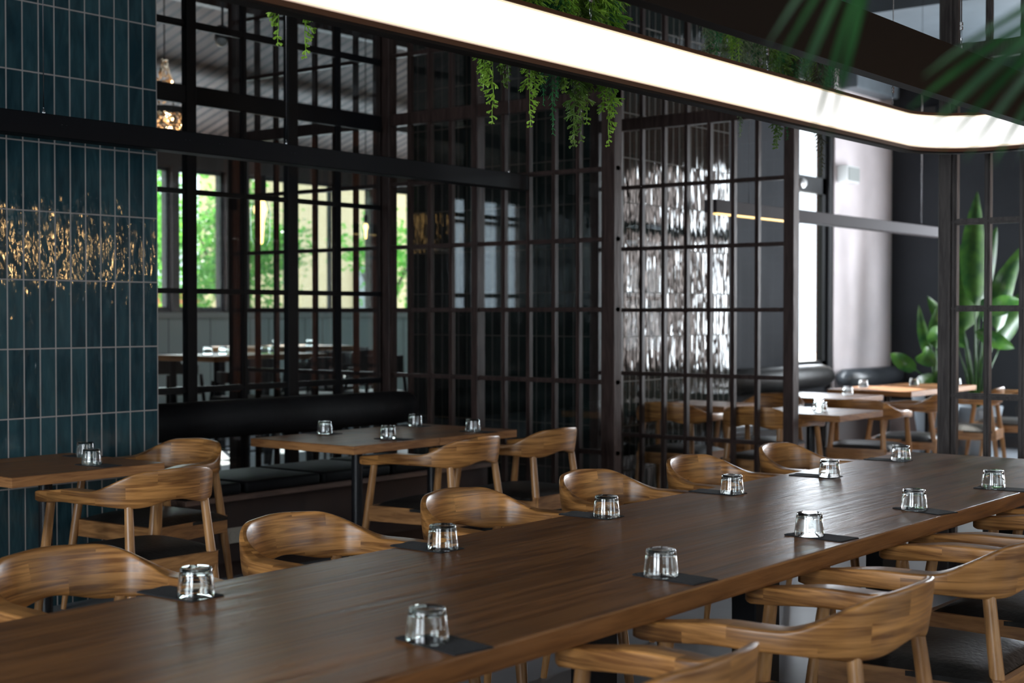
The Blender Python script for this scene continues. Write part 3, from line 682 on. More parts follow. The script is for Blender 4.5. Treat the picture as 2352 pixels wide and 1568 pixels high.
for x in (5.103, 5.177):
    b = NB(); lathe(b, [(0.026, 0.0), (0.026, 0.003), (0.021, 0.003), (0.019, 0.001), (0.0, 0.001)], 24); bmesh.ops.rotate(b, verts=b.verts, cent=(0, 0, 0), matrix=Matrix.Rotation(PI/2, 3, 'X')); bmesh.ops.translate(b, verts=b.verts, vec=(x, 5.9385, 0.2325))
    s_ = obj('socket_outlet', b, M['socket'], t, True, world=True, angle=0.5)

# ------------------------------------------------------------------ lamps and beams
def cable(b, x, y, z0, z1, r=0.0024): tube(b, [(x, y, z0), (x, y, z1)], r, 6)
t = thing('linear_pendant', 'long black straight pendant beam hung over the small tables at left', 'lamp', (5.0, 5.55, 2.3))
b = NB(); bx(b, 2.2, 7.16, 5.50, 5.60, 2.215, 2.315); bevel(b, 0.003, 1); hb = obj('housing', b, M['beam'], t, world=True)
b = NB()
for x in (3.76, 4.45, 4.66, 5.14):
    for dx in (-0.012, 0.012): lathe(b, [(0.004, 0), (0.003, 0.002), (0, 0.002)], 10, (x+dx, 5.4985, 2.272))
obj('screw', b, M['steel'], hb, world=False).location = (-5.0, -5.55, -2.3)
for x in (3.69, 5.14, 7.02):
    b = NB(); cable(b, x, 5.55, 2.33, 4.7); obj('cable', b, M['steel'], t, True, world=True)
    b = NB(); tube(b, [(x, 5.55, 2.314), (x, 5.55, 2.33), (x, 5.55, 2.345)], [0.009, 0.006, 0.003], 12); obj('cable_grip', b, M['steel'], t, True, world=True)
t = thing('linear_pendant', 'grey straight pendant beam with a warm lit underside, hung in the right-hand room', 'lamp', (10.5, 5.06, 2.2))
b = NB(); bx(b, 8.65, 12.85, 5.0, 5.1, 2.14, 2.23); bevel(b, 0.003, 1); obj('housing', b, M['ringgrey'], t, world=True)
b = NB(); bx(b, 8.7, 9.9, 5.02, 5.08, 2.132, 2.14); obj('light_strip', b, M['warmled'], t, world=True)
for x in (9.2, 12.4):
    b = NB(); cable(b, x, 5.05, 2.23, 4.7); obj('cable', b, M['steel'], t, True, world=True)

# ring lamp: stadium plan, walls Y 1.93..2.75, light on the inside
def stadium(off, n=20):
    """rounded rectangle plan, off = outward offset; returns list of (x,y)"""
    xa, xb, ya, yb, r = -1.2, 6.84, 1.935, 2.765, 0.36
    o = []
    for cx, cy, a0 in ((xb-r, yb-r, 0), (xa+r, yb-r, PI/2), (xa+r, ya+r, PI), (xb-r, ya+r, 1.5*PI)):
        for k in range(n+1):
            a = a0 + (PI/2)*k/n; o.append((cx + (r+off)*math.cos(a), cy + (r+off)*math.sin(a)))
    return o
def ring_wall(o0, o1, z0, z1):
    b = NB(); A, B_ = stadium(o0), stadium(o1); n = len(A)
    v = [[b.verts.new((x, y, z)) for x, y in P_] for P_, z in ((A, z0), (B_, z0), (B_, z1), (A, z1))]
    for k in range(n):
        k2 = (k+1) % n
        for j in range(4): b.faces.new((v[j][k], v[j][k2], v[(j+1) % 4][k2], v[(j+1) % 4][k]))
    return b
t = thing('ring_pendant', 'large rounded loop pendant hung over the long table, glowing white on its inner face', 'lamp', (2.8, 2.35, 2.2))
obj('outer_band', ring_wall(-0.022, 0.0, 2.222, 2.402), M['ringdark'], t, world=True)
obj('bottom_frame', ring_wall(-0.050, 0.0, 2.208, 2.222), M['ringdark'], t, world=True)
obj('lower_rim', ring_wall(-0.052, -0.046, 2.216, 2.232), M['bronze'], t, world=True)
obj('upper_rim', ring_wall(-0.052, -0.022, 2.389, 2.402), M['bronze'], t, world=True)
obj('amber_light_spill', ring_wall(-0.050, -0.044, 2.232, 2.236), M['amberspill'], t, world=True)  # added glowing line: orange light caught by the frame, not a lit part
obj('diffuser', ring_wall(-0.046, -0.026, 2.243, 2.383), M['diffuser'], t, world=True)
obj('light_spill_lip', ring_wall(-0.0465, -0.026, 2.236, 2.2432), M['creamspill'], t, world=True)  # added glowing strips, below and above: diffuser light spilling on the lip
obj('light_spill_lip', ring_wall(-0.0465, -0.026, 2.3828, 2.389), M['creamspill'], t, world=True)
for x, y in ((1.6, 2.75), (3.92, 2.75), (5.16, 2.75), (6.40, 2.75), (5.14, 1.945), (3.3, 1.945)):
    b = NB(); cable(b, x, y, 2.50, 4.7); tube(b, [(x-0.004, y, 2.475), (x-0.006, y, 2.44), (x, y, 2.415)], 0.0012, 6); tube(b, [(x+0.004, y, 2.475), (x+0.006, y, 2.44), (x, y, 2.415)], 0.0012, 6)
    obj('cable', b, M['steel'], t, True, world=True)
    b = NB()
    for dz in (0.0, 0.016):
        bx(b, x-0.006, x+0.006, y-0.004, y+0.004, 2.474+dz, 2.486+dz); tube(b, [(x-0.012, y, 2.48+dz), (x+0.008, y, 2.48+dz)], 0.0022, 8)
    tube(b, [(x, y, 2.40), (x, y, 2.416)], 0.004, 8)
    obj('cable_clamp', b, M['steel'], t, world=True)

# ------------------------------------------------------------------ hanging greenery
def spray(seed, length, kind):
    rnd = random.Random(seed); b = NB()
    def rib(p, q, w0, w1):
        d = (q-p)
        if d.length < 1e-5: return
        d.normalize(); s_ = d.cross(Vector((rnd.uniform(-1, 1), rnd.uniform(-1, 1), rnd.uniform(-.3, .3)))).normalized(); n_ = d.cross(s_)
        tri = [s_, (-s_*0.5 + n_*0.6), (-s_*0.5 - n_*0.6)]
        A = [b.verts.new(p + v_*w0) for v_ in tri]; B_ = [b.verts.new(q + v_*w1) for v_ in tri]
        for k in range(3): b.faces.new((A[k], A[(k+1) % 3], B_[(k+1) % 3], B_[k]))
        b.faces.new(B_)
    stems = 3
    for s_ in range(stems):
        p = Vector((rnd.uniform(-.022, .022), rnd.uniform(-.02, .02), 0)); dr = Vector((rnd.uniform(-.012, .012), rnd.uniform(-.012, .012), -1)).normalized()
        n = int(length/0.018); L = length*rnd.uniform(0.82, 1.0) if s_ else length
        step = L/n
        for i in range(n):
            q = p + dr*step + Vector((rnd.uniform(-1, 1), rnd.uniform(-1, 1), 0))*0.0022
            rib(p, q, 0.0016, 0.0015)
            f = i/n; env = (0.45 + 0.55*math.sin(PI*min(1, 0.25+f*0.8)))*(1.0 if f < 0.8 else (1-f)/0.2*0.8+0.25)
            for k in range(2 if kind != 'needle' else 5):
                a = rnd.uniform(0, 2*PI); out = Vector((math.cos(a), math.sin(a), -0.9 if kind != 'lime' else -0.45)).normalized()
                if kind == 'lime':
                    l = 0.084*env*rnd.uniform(.7, 1.2); e1 = q + out*l*0.5; rib(q, e1, 0.0024, 0.0027)
                    for m_ in range(3):
                        o2 = (out + Vector((rnd.uniform(-1, 1), rnd.uniform(-1, 1), rnd.uniform(-.9, .3)))*0.65).normalized(); e2 = e1 + o2*l*0.5; rib(e1, e2, 0.0027, 0.0030)
                        o3 = (o2 + Vector((rnd.uniform(-1, 1), rnd.uniform(-1, 1), rnd.uniform(-.8, .2)))*0.6).normalized(); rib(e2, e2 + o3*l*0.3, 0.0030, 0.0018)
                        o3 = (o2 + Vector((rnd.uniform(-1, 1), rnd.uniform(-1, 1), rnd.uniform(-.8, .2)))*0.6).normalized(); rib(e2, e2 + o3*l*0.28, 0.0030, 0.0018)
                else:
                    l = 0.062*env*rnd.uniform(.6, 1.2); e1 = q + out*l; rib(q, e1, 0.0013, 0.0008)
                    for m_ in range(3):
                        b0 = q.lerp(e1, rnd.uniform(.3, 1)); o2 = (out + Vector((rnd.uniform(-1, 1), rnd.uniform(-1, 1), rnd.uniform(-.9, .2)))*0.8).normalized(); rib(b0, b0 + o2*l*0.4, 0.0012, 0.0007)
            p = q
    return b
GH = 'artificial trailing plants hung behind the loop pendant'
protos = {}
def hang(x, y, ztip, ln, kind, mat, label):
    key = (kind, mat, round(ln*4))
    if key not in protos:
        o = obj('hanging_plant', spray(len(protos)*7+3, round(ln*4)/4, kind), M[mat], None); protos[key] = o.data
    else:
        o = bpy.data.objects.new('hanging_plant', protos[key]); C.objects.link(o)
    o.location = (x, y, ztip + round(ln*4)/4); o.rotation_euler = (0, 0, x*37 % 6.28); tag(o, label, 'plant', GH)
def HX(px, Y):  # x on the plane Y seen at image column px of the 2352 frame (placement of hanging strands)
    a = TH - math.atan((px-1176)/3267); return Y/math.tan(a)
def HZ(px, py, Y):
    a = math.atan((px-1176)/3267); d = Y/math.sin(TH-a)*math.cos(a); return 1.43 + d*(722-py)/3267
lead = [(655, 105, 2.95, 'lime', 'lime', 'small lime sprig hanging under the loop pendant at upper left, shorter tip'),
        (688, 128, 2.98, 'lime', 'lime', 'small lime sprig hanging under the loop pendant at upper left, longer tip'),
        (1115, 282, 2.95, 'lime', 'lime', 'bright lime trailing sprig hanging lowest left of centre under the pendant'),
        (1093, 190, 3.0, 'lime', 'lime', 'tiny lime tip just left of the big lime sprig under the pendant'),
        (1163, 195, 3.0, 'lime', 'olive', 'short olive tip beside the steel cable under the pendant'),
        (1210, 287, 2.95, 'lime', 'lime', 'yellow-green sprig hanging just right of the thin steel cable'),
        (1240, 240, 3.02, 'needle', 'green', 'short blue-green tuft between the yellow-green and dark green sprigs'),
        (1268, 308, 2.95, 'needle', 'green', 'dark blue-green needle sprig hanging under the pendant centre'),
        (1287, 208, 2.93, 'lime', 'lime', 'short lime tip right of the dark green needle sprig'),
        (1325, 335, 2.98, 'lime', 'olive', 'slim olive sprig left in the pair before the thick wooden post'),
        (1350, 285, 3.0, 'lime', 'lime', 'lime sprig in the middle of the trio before the thick wooden post'),
        (1385, 332, 2.98, 'lime', 'lime', 'yellow-green sprig right in the pair before the thick wooden post'),
        (1405, 260, 3.05, 'needle', 'green', 'dim green tuft at the thick wooden post under the pendant'),
        (1705, 310, 3.0, 'needle', 'greygreen', 'pale grey-green tip under the pendant left of the bright window'),
        (1782, 340, 3.0, 'lime', 'olive', 'olive tip hanging under the pendant at the post left of the window'),
        (1805, 318, 3.05, 'needle', 'green', 'dark green tip just beside the post left of the window'),
        (1830, 305, 3.0, 'needle', 'brownleaf', 'short dark tip at the top of the bright window'),
        (1868, 400, 2.95, 'needle', 'brownleaf', 'dry dark sprig hanging in front of the bright window')]
for px, py, Y, kind, mat, l in lead:
    hang(HX(px, Y), Y, HZ(px, py, Y), 1.25, kind, mat, l)
rnd = random.Random(11)
ORD = 'first second third fourth fifth sixth seventh eighth ninth tenth eleventh twelfth thirteenth fourteenth fifteenth sixteenth seventeenth eighteenth nineteenth twentieth twenty-first twenty-second twenty-third twenty-fourth twenty-fifth twenty-sixth'.split()
for i in range(15):
    px = 1140 + i*20; Y = 3.0 + rnd.uniform(0, 0.25); mat = rnd.choice(['olive', 'olive', 'green', 'brownleaf', 'lime'])
    hang(HX(px, Y), Y, HZ(px, rnd.uniform(90, 200)-20 + (px-1140)*0.2, Y) , 1.0, 'needle', mat, ORD[i] + ' strand from the left in the %s curtain above the pendant at top centre' % {'olive': 'olive green', 'green': 'deep green', 'brownleaf': 'brownish', 'lime': 'lime green'}[mat])
for i in range(26):
    px = 1628 + i*11.2; Y = 2.98 + rnd.uniform(0, 0.3); mat = ['greygreen', 'green', 'greygreen', 'olive', 'greygreen', 'lime', 'green', 'olive'][i % 8]
    bot = 130 + (px-1600)*0.24 + rnd.uniform(20, 70)
    if px > 1850: bot = 240 + rnd.uniform(0, 20)
    hang(HX(px, Y), Y, HZ(px, bot, Y), 1.0, 'needle', mat, ORD[i] + ' strand from the left, %s, in the curtain between both sides of the pendant' % {'olive': 'olive green', 'green': 'deep green', 'greygreen': 'grey-green', 'lime': 'lime green'}[mat])
t = thing('planter_box', 'long dark planter under the ceiling from which the trailing plants hang', 'planter', (4.7, 3.07, 3.2))
b = NB(); bx(b, 2.4, 7.0, 2.84, 3.34, 3.2, 3.5); obj('trough', b, M['black'], t, world=True)
b = NB()
for x in (3.0, 5.0, 6.8): cable(b, x, 3.07, 3.5, 4.7, 0.004)
obj('hanging_rod', b, M['steel'], t, world=True)
# cover the heads of the strands: they start at the underside of the trough

# ------------------------------------------------------------------ palm close to the camera (upper right)
def CP(px, py, d):
    """point at image position, depth d (for the leaf tips near the lens)"""
    F = Vector((math.cos(TH)*math.cos(PITCH), math.sin(TH)*math.cos(PITCH), -math.sin(PITCH))); R = Vector((math.sin(TH), -math.cos(TH), 0)); U = R.cross(F)
    return Vector((0, 0, 1.43)) + (F + R*(px-1176)/3267 - U*(py-784)/3267)*d
def blade(b, p, q, w0, sag=0.01, n=8):
    p, q = Vector(p), Vector(q); d = (q-p); s_ = d.cross(Vector((math.cos(TH), math.sin(TH), 0.4))).normalized()
    rows = []
    for k in range(n+1):
        f = k/n; c = p + d*f + Vector((0, 0, -sag*4*f*f + sag*4*f*0.3)); wd = w0*math.sin(PI*min(1, 0.15+f*0.85))**0.7*(1 if f < 1 else 0.05) + 0.0004
        nn = Vector((0, 0, 1))*wd*0.25
        rows.append([b.verts.new(c - s_*wd), b.verts.new(c - nn), b.verts.new(c + s_*wd)])
    for r0, r1 in zip(rows, rows[1:]):
        for k in range(2): b.faces.new((r0[k], r0[k+1], r1[k+1], r1[k]))
pb = CP(2750, 700, 2.2)
t = thing('potted_palm', 'blurred palm fronds dipping into the upper right corner near the camera', 'plant', (pb.x, pb.y, 0))
b = NB(); lathe(b, [(0, 0), (0.16, 0), (0.21, 0.4), (0.19, 0.4), (0.17, 0.36), (0, 0.36)], 28, (pb.x, pb.y, 0)); obj('pot', b, M['pot'], t, True, world=True, angle=0.6)
crown = CP(2760, -120, 2.1)
b = NB(); tube(b, [(pb.x, pb.y, 0.35), (pb.x+0.02, pb.y, 1.2), tuple(crown)], [0.03, 0.025, 0.018], 10); obj('trunk', b, M['bark'], t, True, world=True)
def frond(stem_pts, tips, d_, w0=0.0024):
    b = NB(); tube(b, stem_pts, [0.005]*(len(stem_pts)-1)+[0.002], 8)
    for (a, q) in tips: blade(b, a, q, w0)
    return b
D1, D2 = 1.45, 1.4
r2 = random.Random(3)
s1 = [crown, CP(2560, -420, D1), CP(2250, -430, D1), CP(2080, -300, D1), CP(2020, -160, D1)]
tips1 = [((2060, -290), (1762, 40)), ((2050, -260), (1775, 105)), ((2040, -230), (1815, 165)), ((2030, -200), (1862, 262)), ((2020, -160), (1905, 255)), ((2010, -150), (1938, 150)), ((2035, -220), (1845, 120)), ((2060, -260), (1960, 60)), ((2020, -180), (1885, 200))]
obj('frond', frond(s1, [(CP(*a, D1), CP(*q, D1+r2.uniform(-.05, .05))) for a, q in tips1], D1, 0.0034), M['palm'], t, world=True)
s2 = [crown, CP(2640, -160, D2), CP(2540, -60, D2), CP(2470, 10, D2)]
tips2 = [((2540, -60), (2120, 110)), ((2520, -30), (2085, 190)), ((2500, 0), (2100, 265)), ((2490, 20), (2160, 285)), ((2480, 50), (2215, 305)), ((2490, 80), (2280, 315)), ((2500, 100), (2340, 300)), ((2540, -60), (2200, 60)), ((2520, -20), (2170, 190))]
obj('frond', frond(s2, [(CP(*a, D2), CP(*q, D2+r2.uniform(-.05, .05))) for a, q in tips2], D2, 0.0042), M['palm'], t, world=True)

# ------------------------------------------------------------------ right-hand room
GR = 'tables in the right-hand room'
pedestal_table('oak table just right of the lattice post, two tumblers on it, in the right-hand room', 8.86, 9.56, 4.17, 4.90, 9.2, 4.55, GR)
pedestal_table('table in the right-hand room, middle one along the black bolster', 10.60, 11.35, 4.95, 5.70, 10.98, 5.32, GR)
pedestal_table('sunlit glaring tabletop in the right-hand room below the bright plaster', 11.95, 12.75, 4.95, 5.75, 12.35, 5.35, GR)
pedestal_table('light oak table beside the big leafy plant in the right-hand room', 12.85, 13.52, 4.95, 5.65, 13.2, 5.3, GR)
pedestal_table('dark table seen through the lattice before the tiled pillar', 9.2, 9.75, 5.25, 5.85, 9.5, 5.55, GR)
def rr(x, y, rz, l, g='armchairs in the right-hand room'): return dup(ch0, (x, y, 0), rz, l, g)
rr(10.13, 4.57, -PI/2+0.19, 'armchair in the right-hand room with its rounded back toward us beside the nearest table')
rr(11.10, 4.62, 0.19, 'armchair in the right-hand room before the glaring tabletop, arm sloping up to the right')
rr(12.25, 4.55, 0.19, 'armchair behind the grey post at right, its seat edge lit')
rr(13.25, 4.55, 0.12, 'armchair farthest right, seen through the right-edge lattice')
rr(8.97, 5.50, -PI/2+0.15, 'dim armchair behind the lattice, left one before the tiled pillar')
rr(8.93, 4.75, -PI/2+0.05, 'dim armchair behind the lattice, right one beside the post')
rr(10.0, 5.35, PI/2, 'armchair half hidden by the lattice post, between the two dim ones and the window')
for x, y, l in ((9.15, 4.45, 'tumbler in the right-hand room beside the lattice post, left one'), (9.42, 4.6, 'tumbler in the right-hand room beside the lattice post, right one'), (10.8, 5.5, 'tumbler on the middle table by the bolster, left'),
                (11.2, 5.2, 'tumbler on the middle table by the bolster, right'), (12.4, 5.6, 'tumbler on the glaring tabletop, back'), (13.1, 5.4, 'tumbler on the table by the plant, left'), (13.4, 5.1, 'tumbler on the table by the plant, right')):
    place(gl0, x, y, T0, x, 'blurred ' + l, 'tumblers in the right-hand room', False)
bo2 = thing('bolster', 'black round bolster under the bright window in the right-hand room', 'bolster', (11.6, 6.4, 0.7))
b = NB(); tube(b, [(10.5, 6.42, 0.81), (12.9, 6.42, 0.81), (13.2, 6.42, 0.81), (13.32, 6.42, 0.81), (13.37, 6.42, 0.81), (13.385, 6.42, 0.81)], [0.12, 0.12, 0.115, 0.095, 0.05, 0.01], 28); obj('bolster_roll', b, M['leather'], bo2, True, world=True)
b = NB(); bx(b, 11.2, 11.24, 6.5, 6.598, 0.79, 0.83); bx(b, 12.8, 12.84, 6.5, 6.598, 0.79, 0.83); obj('bracket', b, M['black'], bo2, world=True)
bn = thing('bench', 'low bench under the black bolster in the right-hand room', 'bench', (11.9, 6.2, 0))
b = NB(); bx(b, 10.5, 14.9, 5.98, 6.55, 0.0, 0.42); obj('plinth', b, M['plinth'], bn, world=True)
b = NB(); bx(b, 10.5, 14.9, 5.9, 6.55, 0.42, 0.5); bevel(b, 0.02, 2); obj('seat_pad', b, M['vinyl'], bn, world=True)
b = NB(); tube(b, [(13.75, 6.44, 0.76), (13.8, 6.44, 0.76), (15.1, 6.44, 0.76), (15.15, 6.44, 0.76)], [0.03, 0.10, 0.10, 0.03], 24)
tag(obj('bolster', b, M['vinyl'], None, True), 'pale-lit bolster against the bright plaster wall in the right-hand room', 'bolster')
# wall fittings
t = thing('wall_speaker', 'white square wall unit right of the window', 'speaker', (13.98, 6.5, 2.87))
b = NB(); bx(b, 13.84, 14.14, 6.44, 6.56, 2.81, 2.99); bevel(b, 0.012, 2); obj('casing', b, M['white'], t, world=True)
b = NB(); bx(b, 13.86, 14.12, 6.43, 6.44, 2.83, 2.97); obj('grille', b, M['wframe_grey'], t, world=True)
b = NB(); lathe(b, [(0, 0.05), (0.03, 0.045), (0.05, 0.02), (0.05, 0)], 20); bmesh.ops.rotate(b, verts=b.verts, cent=(0, 0, 0), matrix=Matrix.Rotation(PI/2, 3, 'X')); bmesh.ops.translate(b, verts=b.verts, vec=(13.16, 6.62, 2.76)); tag(obj('motion_sensor', b, M['white'], None, True), 'small round white sensor on the dark window transom', 'sensor')
b = NB(); bx(b, 13.9, 14.98, 6.36, 6.56, 3.8, 4.2); bevel(b, 0.01, 1); tag(obj('air_conditioner', b, M['bluegrey'], None), 'wide blue-grey box unit high on the plaster wall, above the pendant', 'air conditioner')
t = thing('wall_speaker', 'black box speaker high on the dark wall between pendant and post', 'speaker', (15.1, 6.05, 3.5))
b = NB(); bx(b, 14.98, 15.25, 5.93, 6.2, 3.46, 3.70); bevel(b, 0.01, 1); obj('casing', b, M['black'], t, world=True)
b = NB(); bx(b, 14.97, 14.98, 5.95, 6.18, 3.48, 3.68); obj('grille', b, M['leather'], t, world=True)

# broad-leaved plants
def broad_leaf(b, base, tip, width, bend=0.15, n=12, face=None):
    base, tip = Vector(base), Vector(tip); d = tip-base; side = d.cross(Vector(face) if face else Vector((0.8, 0.6, 0.1))).normalized()
    up = side.cross(d).normalized(); rows = []
    for k in range(n+1):
        f = k/n; c = base + d*f + up*bend*math.sin(PI*f)*d.length; wd = width*math.sin(PI*(0.04+0.96*f)**0.8)**0.8 if 0 < f < 1 else 0.002
        rows.append([b.verts.new(c - side*wd + up*wd*0.35), b.verts.new(c - side*wd*0.5 + up*wd*0.12), b.verts.new(c), b.verts.new(c + side*wd*0.5 + up*wd*0.12), b.verts.new(c + side*wd + up*wd*0.35)])
    for r0, r1 in zip(rows, rows[1:]):
        for k in range(4): b.faces.new((r0[k], r0[k+1], r1[k+1], r1[k]))
def leafy_plant(label, base, leaves, pot=(0.2, 0.42), mat='banana'):
    t = thing('potted_plant', label, 'plant', base); bxx, byy, _ = base
    r, h = pot
    b = NB(); lathe(b, [(0, 0), (r*0.62, 0), (r, h), (r*0.9, h), (r*0.85, h-0.05), (0, h-0.05)], 28, base); obj('pot', b, M['pot'], t, True, world=True, angle=0.6)
    b = NB(); lathe(b, [(r*0.86, h-0.045), (0, h-0.04)], 24, base); obj('soil', b, M['soil'], t, world=True)
    for s0, tip, wd, bend in leaves:
        s0 = Vector(s0); root = Vector((bxx + (s0.x-bxx)*0.1, byy + (s0.y-byy)*0.1, h-0.05))
        b = NB(); mid = root.lerp(s0, 0.5) + Vector((0, 0, 0.08)); tube(b, [root, mid, s0], [0.014, 0.011, 0.006], 8)
        broad_leaf(b, s0, tip, wd, bend); obj('leaf', b, M[mat], t, True, world=True)
    return t
def W(px, py, d): return CP(px, py, d)
DP = 14.45
L1 = [(W(2215, 760, DP), W(2225, 540, DP), 0.20, 0.10), (W(2240, 700, DP-.2), W(2245, 440, DP), 0.13, 0.05), (W(2290, 760, DP), W(2352, 560, DP), 0.12, 0.2), (W(2270, 720, DP-.3), W(2345, 690, DP-.5), 0.10, 0.2),
      (W(2225, 800, DP), W(2130, 680, DP), 0.09, 0.2), (W(2200, 800, DP), W(2135, 760, DP-.4), 0.10, 0.15), (W(2300, 790, DP+.2), W(2390, 640, DP+.3), 0.12, 0.15), (W(2250, 690, DP+.4), W(2290, 520, DP+.4), 0.12, 0.1), (W(2240, 760, DP-.4), W(2330, 800, DP-.6), 0.08, 0.2), (W(2260, 740, DP+.3), W(2320, 600, DP+.5), 0.10, 0.1),
      (W(2200, 690, DP+.3), W(2180, 560, DP+.3), 0.10, 0.1)]
pp = W(2240, 1010, DP)
leafy_plant('big upright broad-leaved plant seen through the right-edge lattice', (pp.x, pp.y, 0), L1, pot=(0.27, 0.5))
DP2 = 14.3; p2 = W(2150, 1010, DP2)
L2 = [(W(2105, 850, DP2), W(2045, 812, DP2), 0.08, 0.25), (W(2150, 860, DP2), W(2128, 900, DP2-.4), 0.09, 0.2), (W(2150, 850, DP2), W(2175, 800, DP2), 0.10, 0.15), (W(2140, 830, DP2), W(2110, 700, DP2+.2), 0.06, 0.1), (W(2150, 840, DP2-.1), W(2120, 810, DP2-.3), 0.09, 0.3), (W(2160, 860, DP2), W(2190, 870, DP2-.3), 0.08, 0.2), (W(2150, 800, DP2), W(2155, 700, DP2+.1), 0.07, 0.1)]
leafy_plant('low leafy plant in a grey conical pot just left of the grey post', (p2.x, p2.y, 0), L2, pot=(0.24, 0.62))

# ------------------------------------------------------------------ garden room beyond the black partition
GG = 'high tables in the garden room'
def high_table(label, x0, x1, y0, y1, z=1.07):
    t = thing('high_table', label, 'table', ((x0+x1)/2, (y0+y1)/2, 0), 0, GG)
    b = NB(); frame_top(b, x0, x1, y0, y1, z-0.05, z); obj('tabletop', b, M['table_edge'], t, world=True)
    for x in (x0+0.12, x1-0.12):
        for y in (y0+0.1, y1-0.1):
            b = NB(); tube(b, [(x, y, 0), (x, y, z-0.05)], 0.03, 10); obj('leg', b, M['black'], t, world=True)
high_table('high oak table in the garden room nearest the black partition, tumblers on it', 8.0, 9.35, 9.55, 10.35)
high_table('second high oak table in the garden room, closer to the windows', 9.8, 11.2, 11.0, 11.8, 1.09)
def bar_chair(label):
    t = thing('bar_chair', label, 'chair', (0, 0, 0), 0, 'dark bar chairs in the garden room')
    b = NB(); bx(b, -0.22, 0.22, -0.22, 0.22, 0.68, 0.74); bevel(b, 0.02, 2); obj('seat', b, M['leather'], t)
    b = NB()
    for k in range(13):
        pass
    pts = [(0.25*math.sin(a), -0.24*math.cos(a)) for a in [(-1.9 + 3.8*k/14) for k in range(15)]]
    rings = []
    for (x, y) in pts:
        n_ = Vector((x, y, 0)).normalized()*0.012
        hgt = 0.20 if abs(x) < 0.2 and y < 0 else 0.09
        rings.append([b.verts.new((x-n_.x, y-n_.y, 0.86)), b.verts.new((x+n_.x, y+n_.y, 0.86)), b.verts.new((x+n_.x, y+n_.y, 0.86+hgt)), b.verts.new((x-n_.x, y-n_.y, 0.86+hgt))])
    for r0, r1 in zip(rings, rings[1:]):
        for k in range(4): b.faces.new((r0[k], r0[(k+1) % 4], r1[(k+1) % 4], r1[k]))
    b.faces.new(rings[0]); b.faces.new(rings[-1][::-1])
    obj('backrest', b, M['leather'], t)
    for sx in (-1, 1):
        for sy in (-1, 1):
            obj('leg', leg_bm((sx*0.19, sy*0.19, 0.87 if True else 0.7), (sx*0.26, sy*0.26, 0), (0.012, 0.018, 0.016)), M['black'], t, True)
    b = NB()
    for sx in (-1, 1):
        tube(b, [(sx*0.235, -0.235, 0.3), (sx*0.235, 0.235, 0.3)], 0.008, 8); tube(b, [(-0.235, sx*0.235, 0.3), (0.235, sx*0.235, 0.3)], 0.008, 8)
    obj('stretcher', b, M['black'], t)
    return t
bc = bar_chair('dark bar chair at the first high table, nearest the teal tiles')
bc.location = (8.05, 9.2, 0)
for x, y, a, l in ((8.75, 9.15, 0.1, 'dark bar chair at the first high table, second from the teal tiles'), (9.42, 9.0, -0.3, 'dark bar chair in the garden room at the right of the first high table'),
                   (9.75, 9.95, 1.5, 'dark bar chair at the right end of the first high table in the garden room'), (8.5, 10.75, PI, 'dark bar chair on the far side of the first high table in the garden room'),
                   (10.2, 10.65, 0.2, 'dark bar chair in the garden room at the second high table, left'), (10.9, 10.6, -0.2, 'dark bar chair in the garden room at the second high table, right'), (11.45, 11.4, 1.6, 'dark bar chair beside the side windows of the garden room')):
    dup(bc, (x, y, 0), a, l)
for x, y, l in ((8.35, 10.05, 'first'), (8.42, 9.92, 'second'), (8.5, 10.0, 'third'), (8.85, 9.85, 'fourth'), (8.92, 9.8, 'fifth'), (10.4, 11.4, 'sixth'), (10.8, 11.3, 'seventh')):
    pos = {'first': 'leftmost, by the teal tile edge', 'second': 'in the left cluster, middle', 'third': 'in the left cluster, right', 'fourth': 'left of the right pair', 'fifth': 'right of the right pair', 'sixth': 'on the second table, left', 'seventh': 'on the second table, right'}[l]
    o = place(gl0, x, y, 1.07 if y < 10.5 else 1.09, x, 'blurred tumbler in the garden room, ' + pos, 'tumblers in the garden room', False)
# filament pendants
def filament(label, px, py, d, s=1.0):
    p = CP(px, py, d); t = thing('filament_pendant', label, 'lamp', tuple(p), 0, 'filament pendants in the garden room')
    b = NB(); lathe(b, [(0, -0.16), (0.03, -0.155), (0.055, -0.11), (0.06, 0.05), (0.045, 0.13), (0.03, 0.16)], 20); bmesh.ops.scale(b, vec=(s, s, s), verts=b.verts); obj('glass_bulb', b, M['bulbglass'], t, True)
    b = NB(); lathe(b, [(0, -0.14), (0.016, -0.13), (0.024, 0.0), (0.042, 0.07), (0.028, 0.12), (0, 0.125)], 16); bmesh.ops.scale(b, vec=(s, s, s), verts=b.verts); obj('filament', b, M['bulb'], t, True)
    b = NB(); tube(b, [(0, 0, 0.15*s), (0, 0, 0.27*s)], 0.035*s, 14); obj('lamp_holder', b, M['black'], t, True, angle=0.8)
    b = NB(); tube(b, [(0, 0, 0.26*s), (0, 0, rz_(p.y)-p.z)], 0.005, 6); obj('cable', b, M['black'], t)
filament('glowing long filament bulb pendant in the garden room before the green window', 598, 508, 11.5, 1.35)
filament('smaller glowing bulb pendant in the garden room before the cream building', 840, 530, 13.5, 0.55)
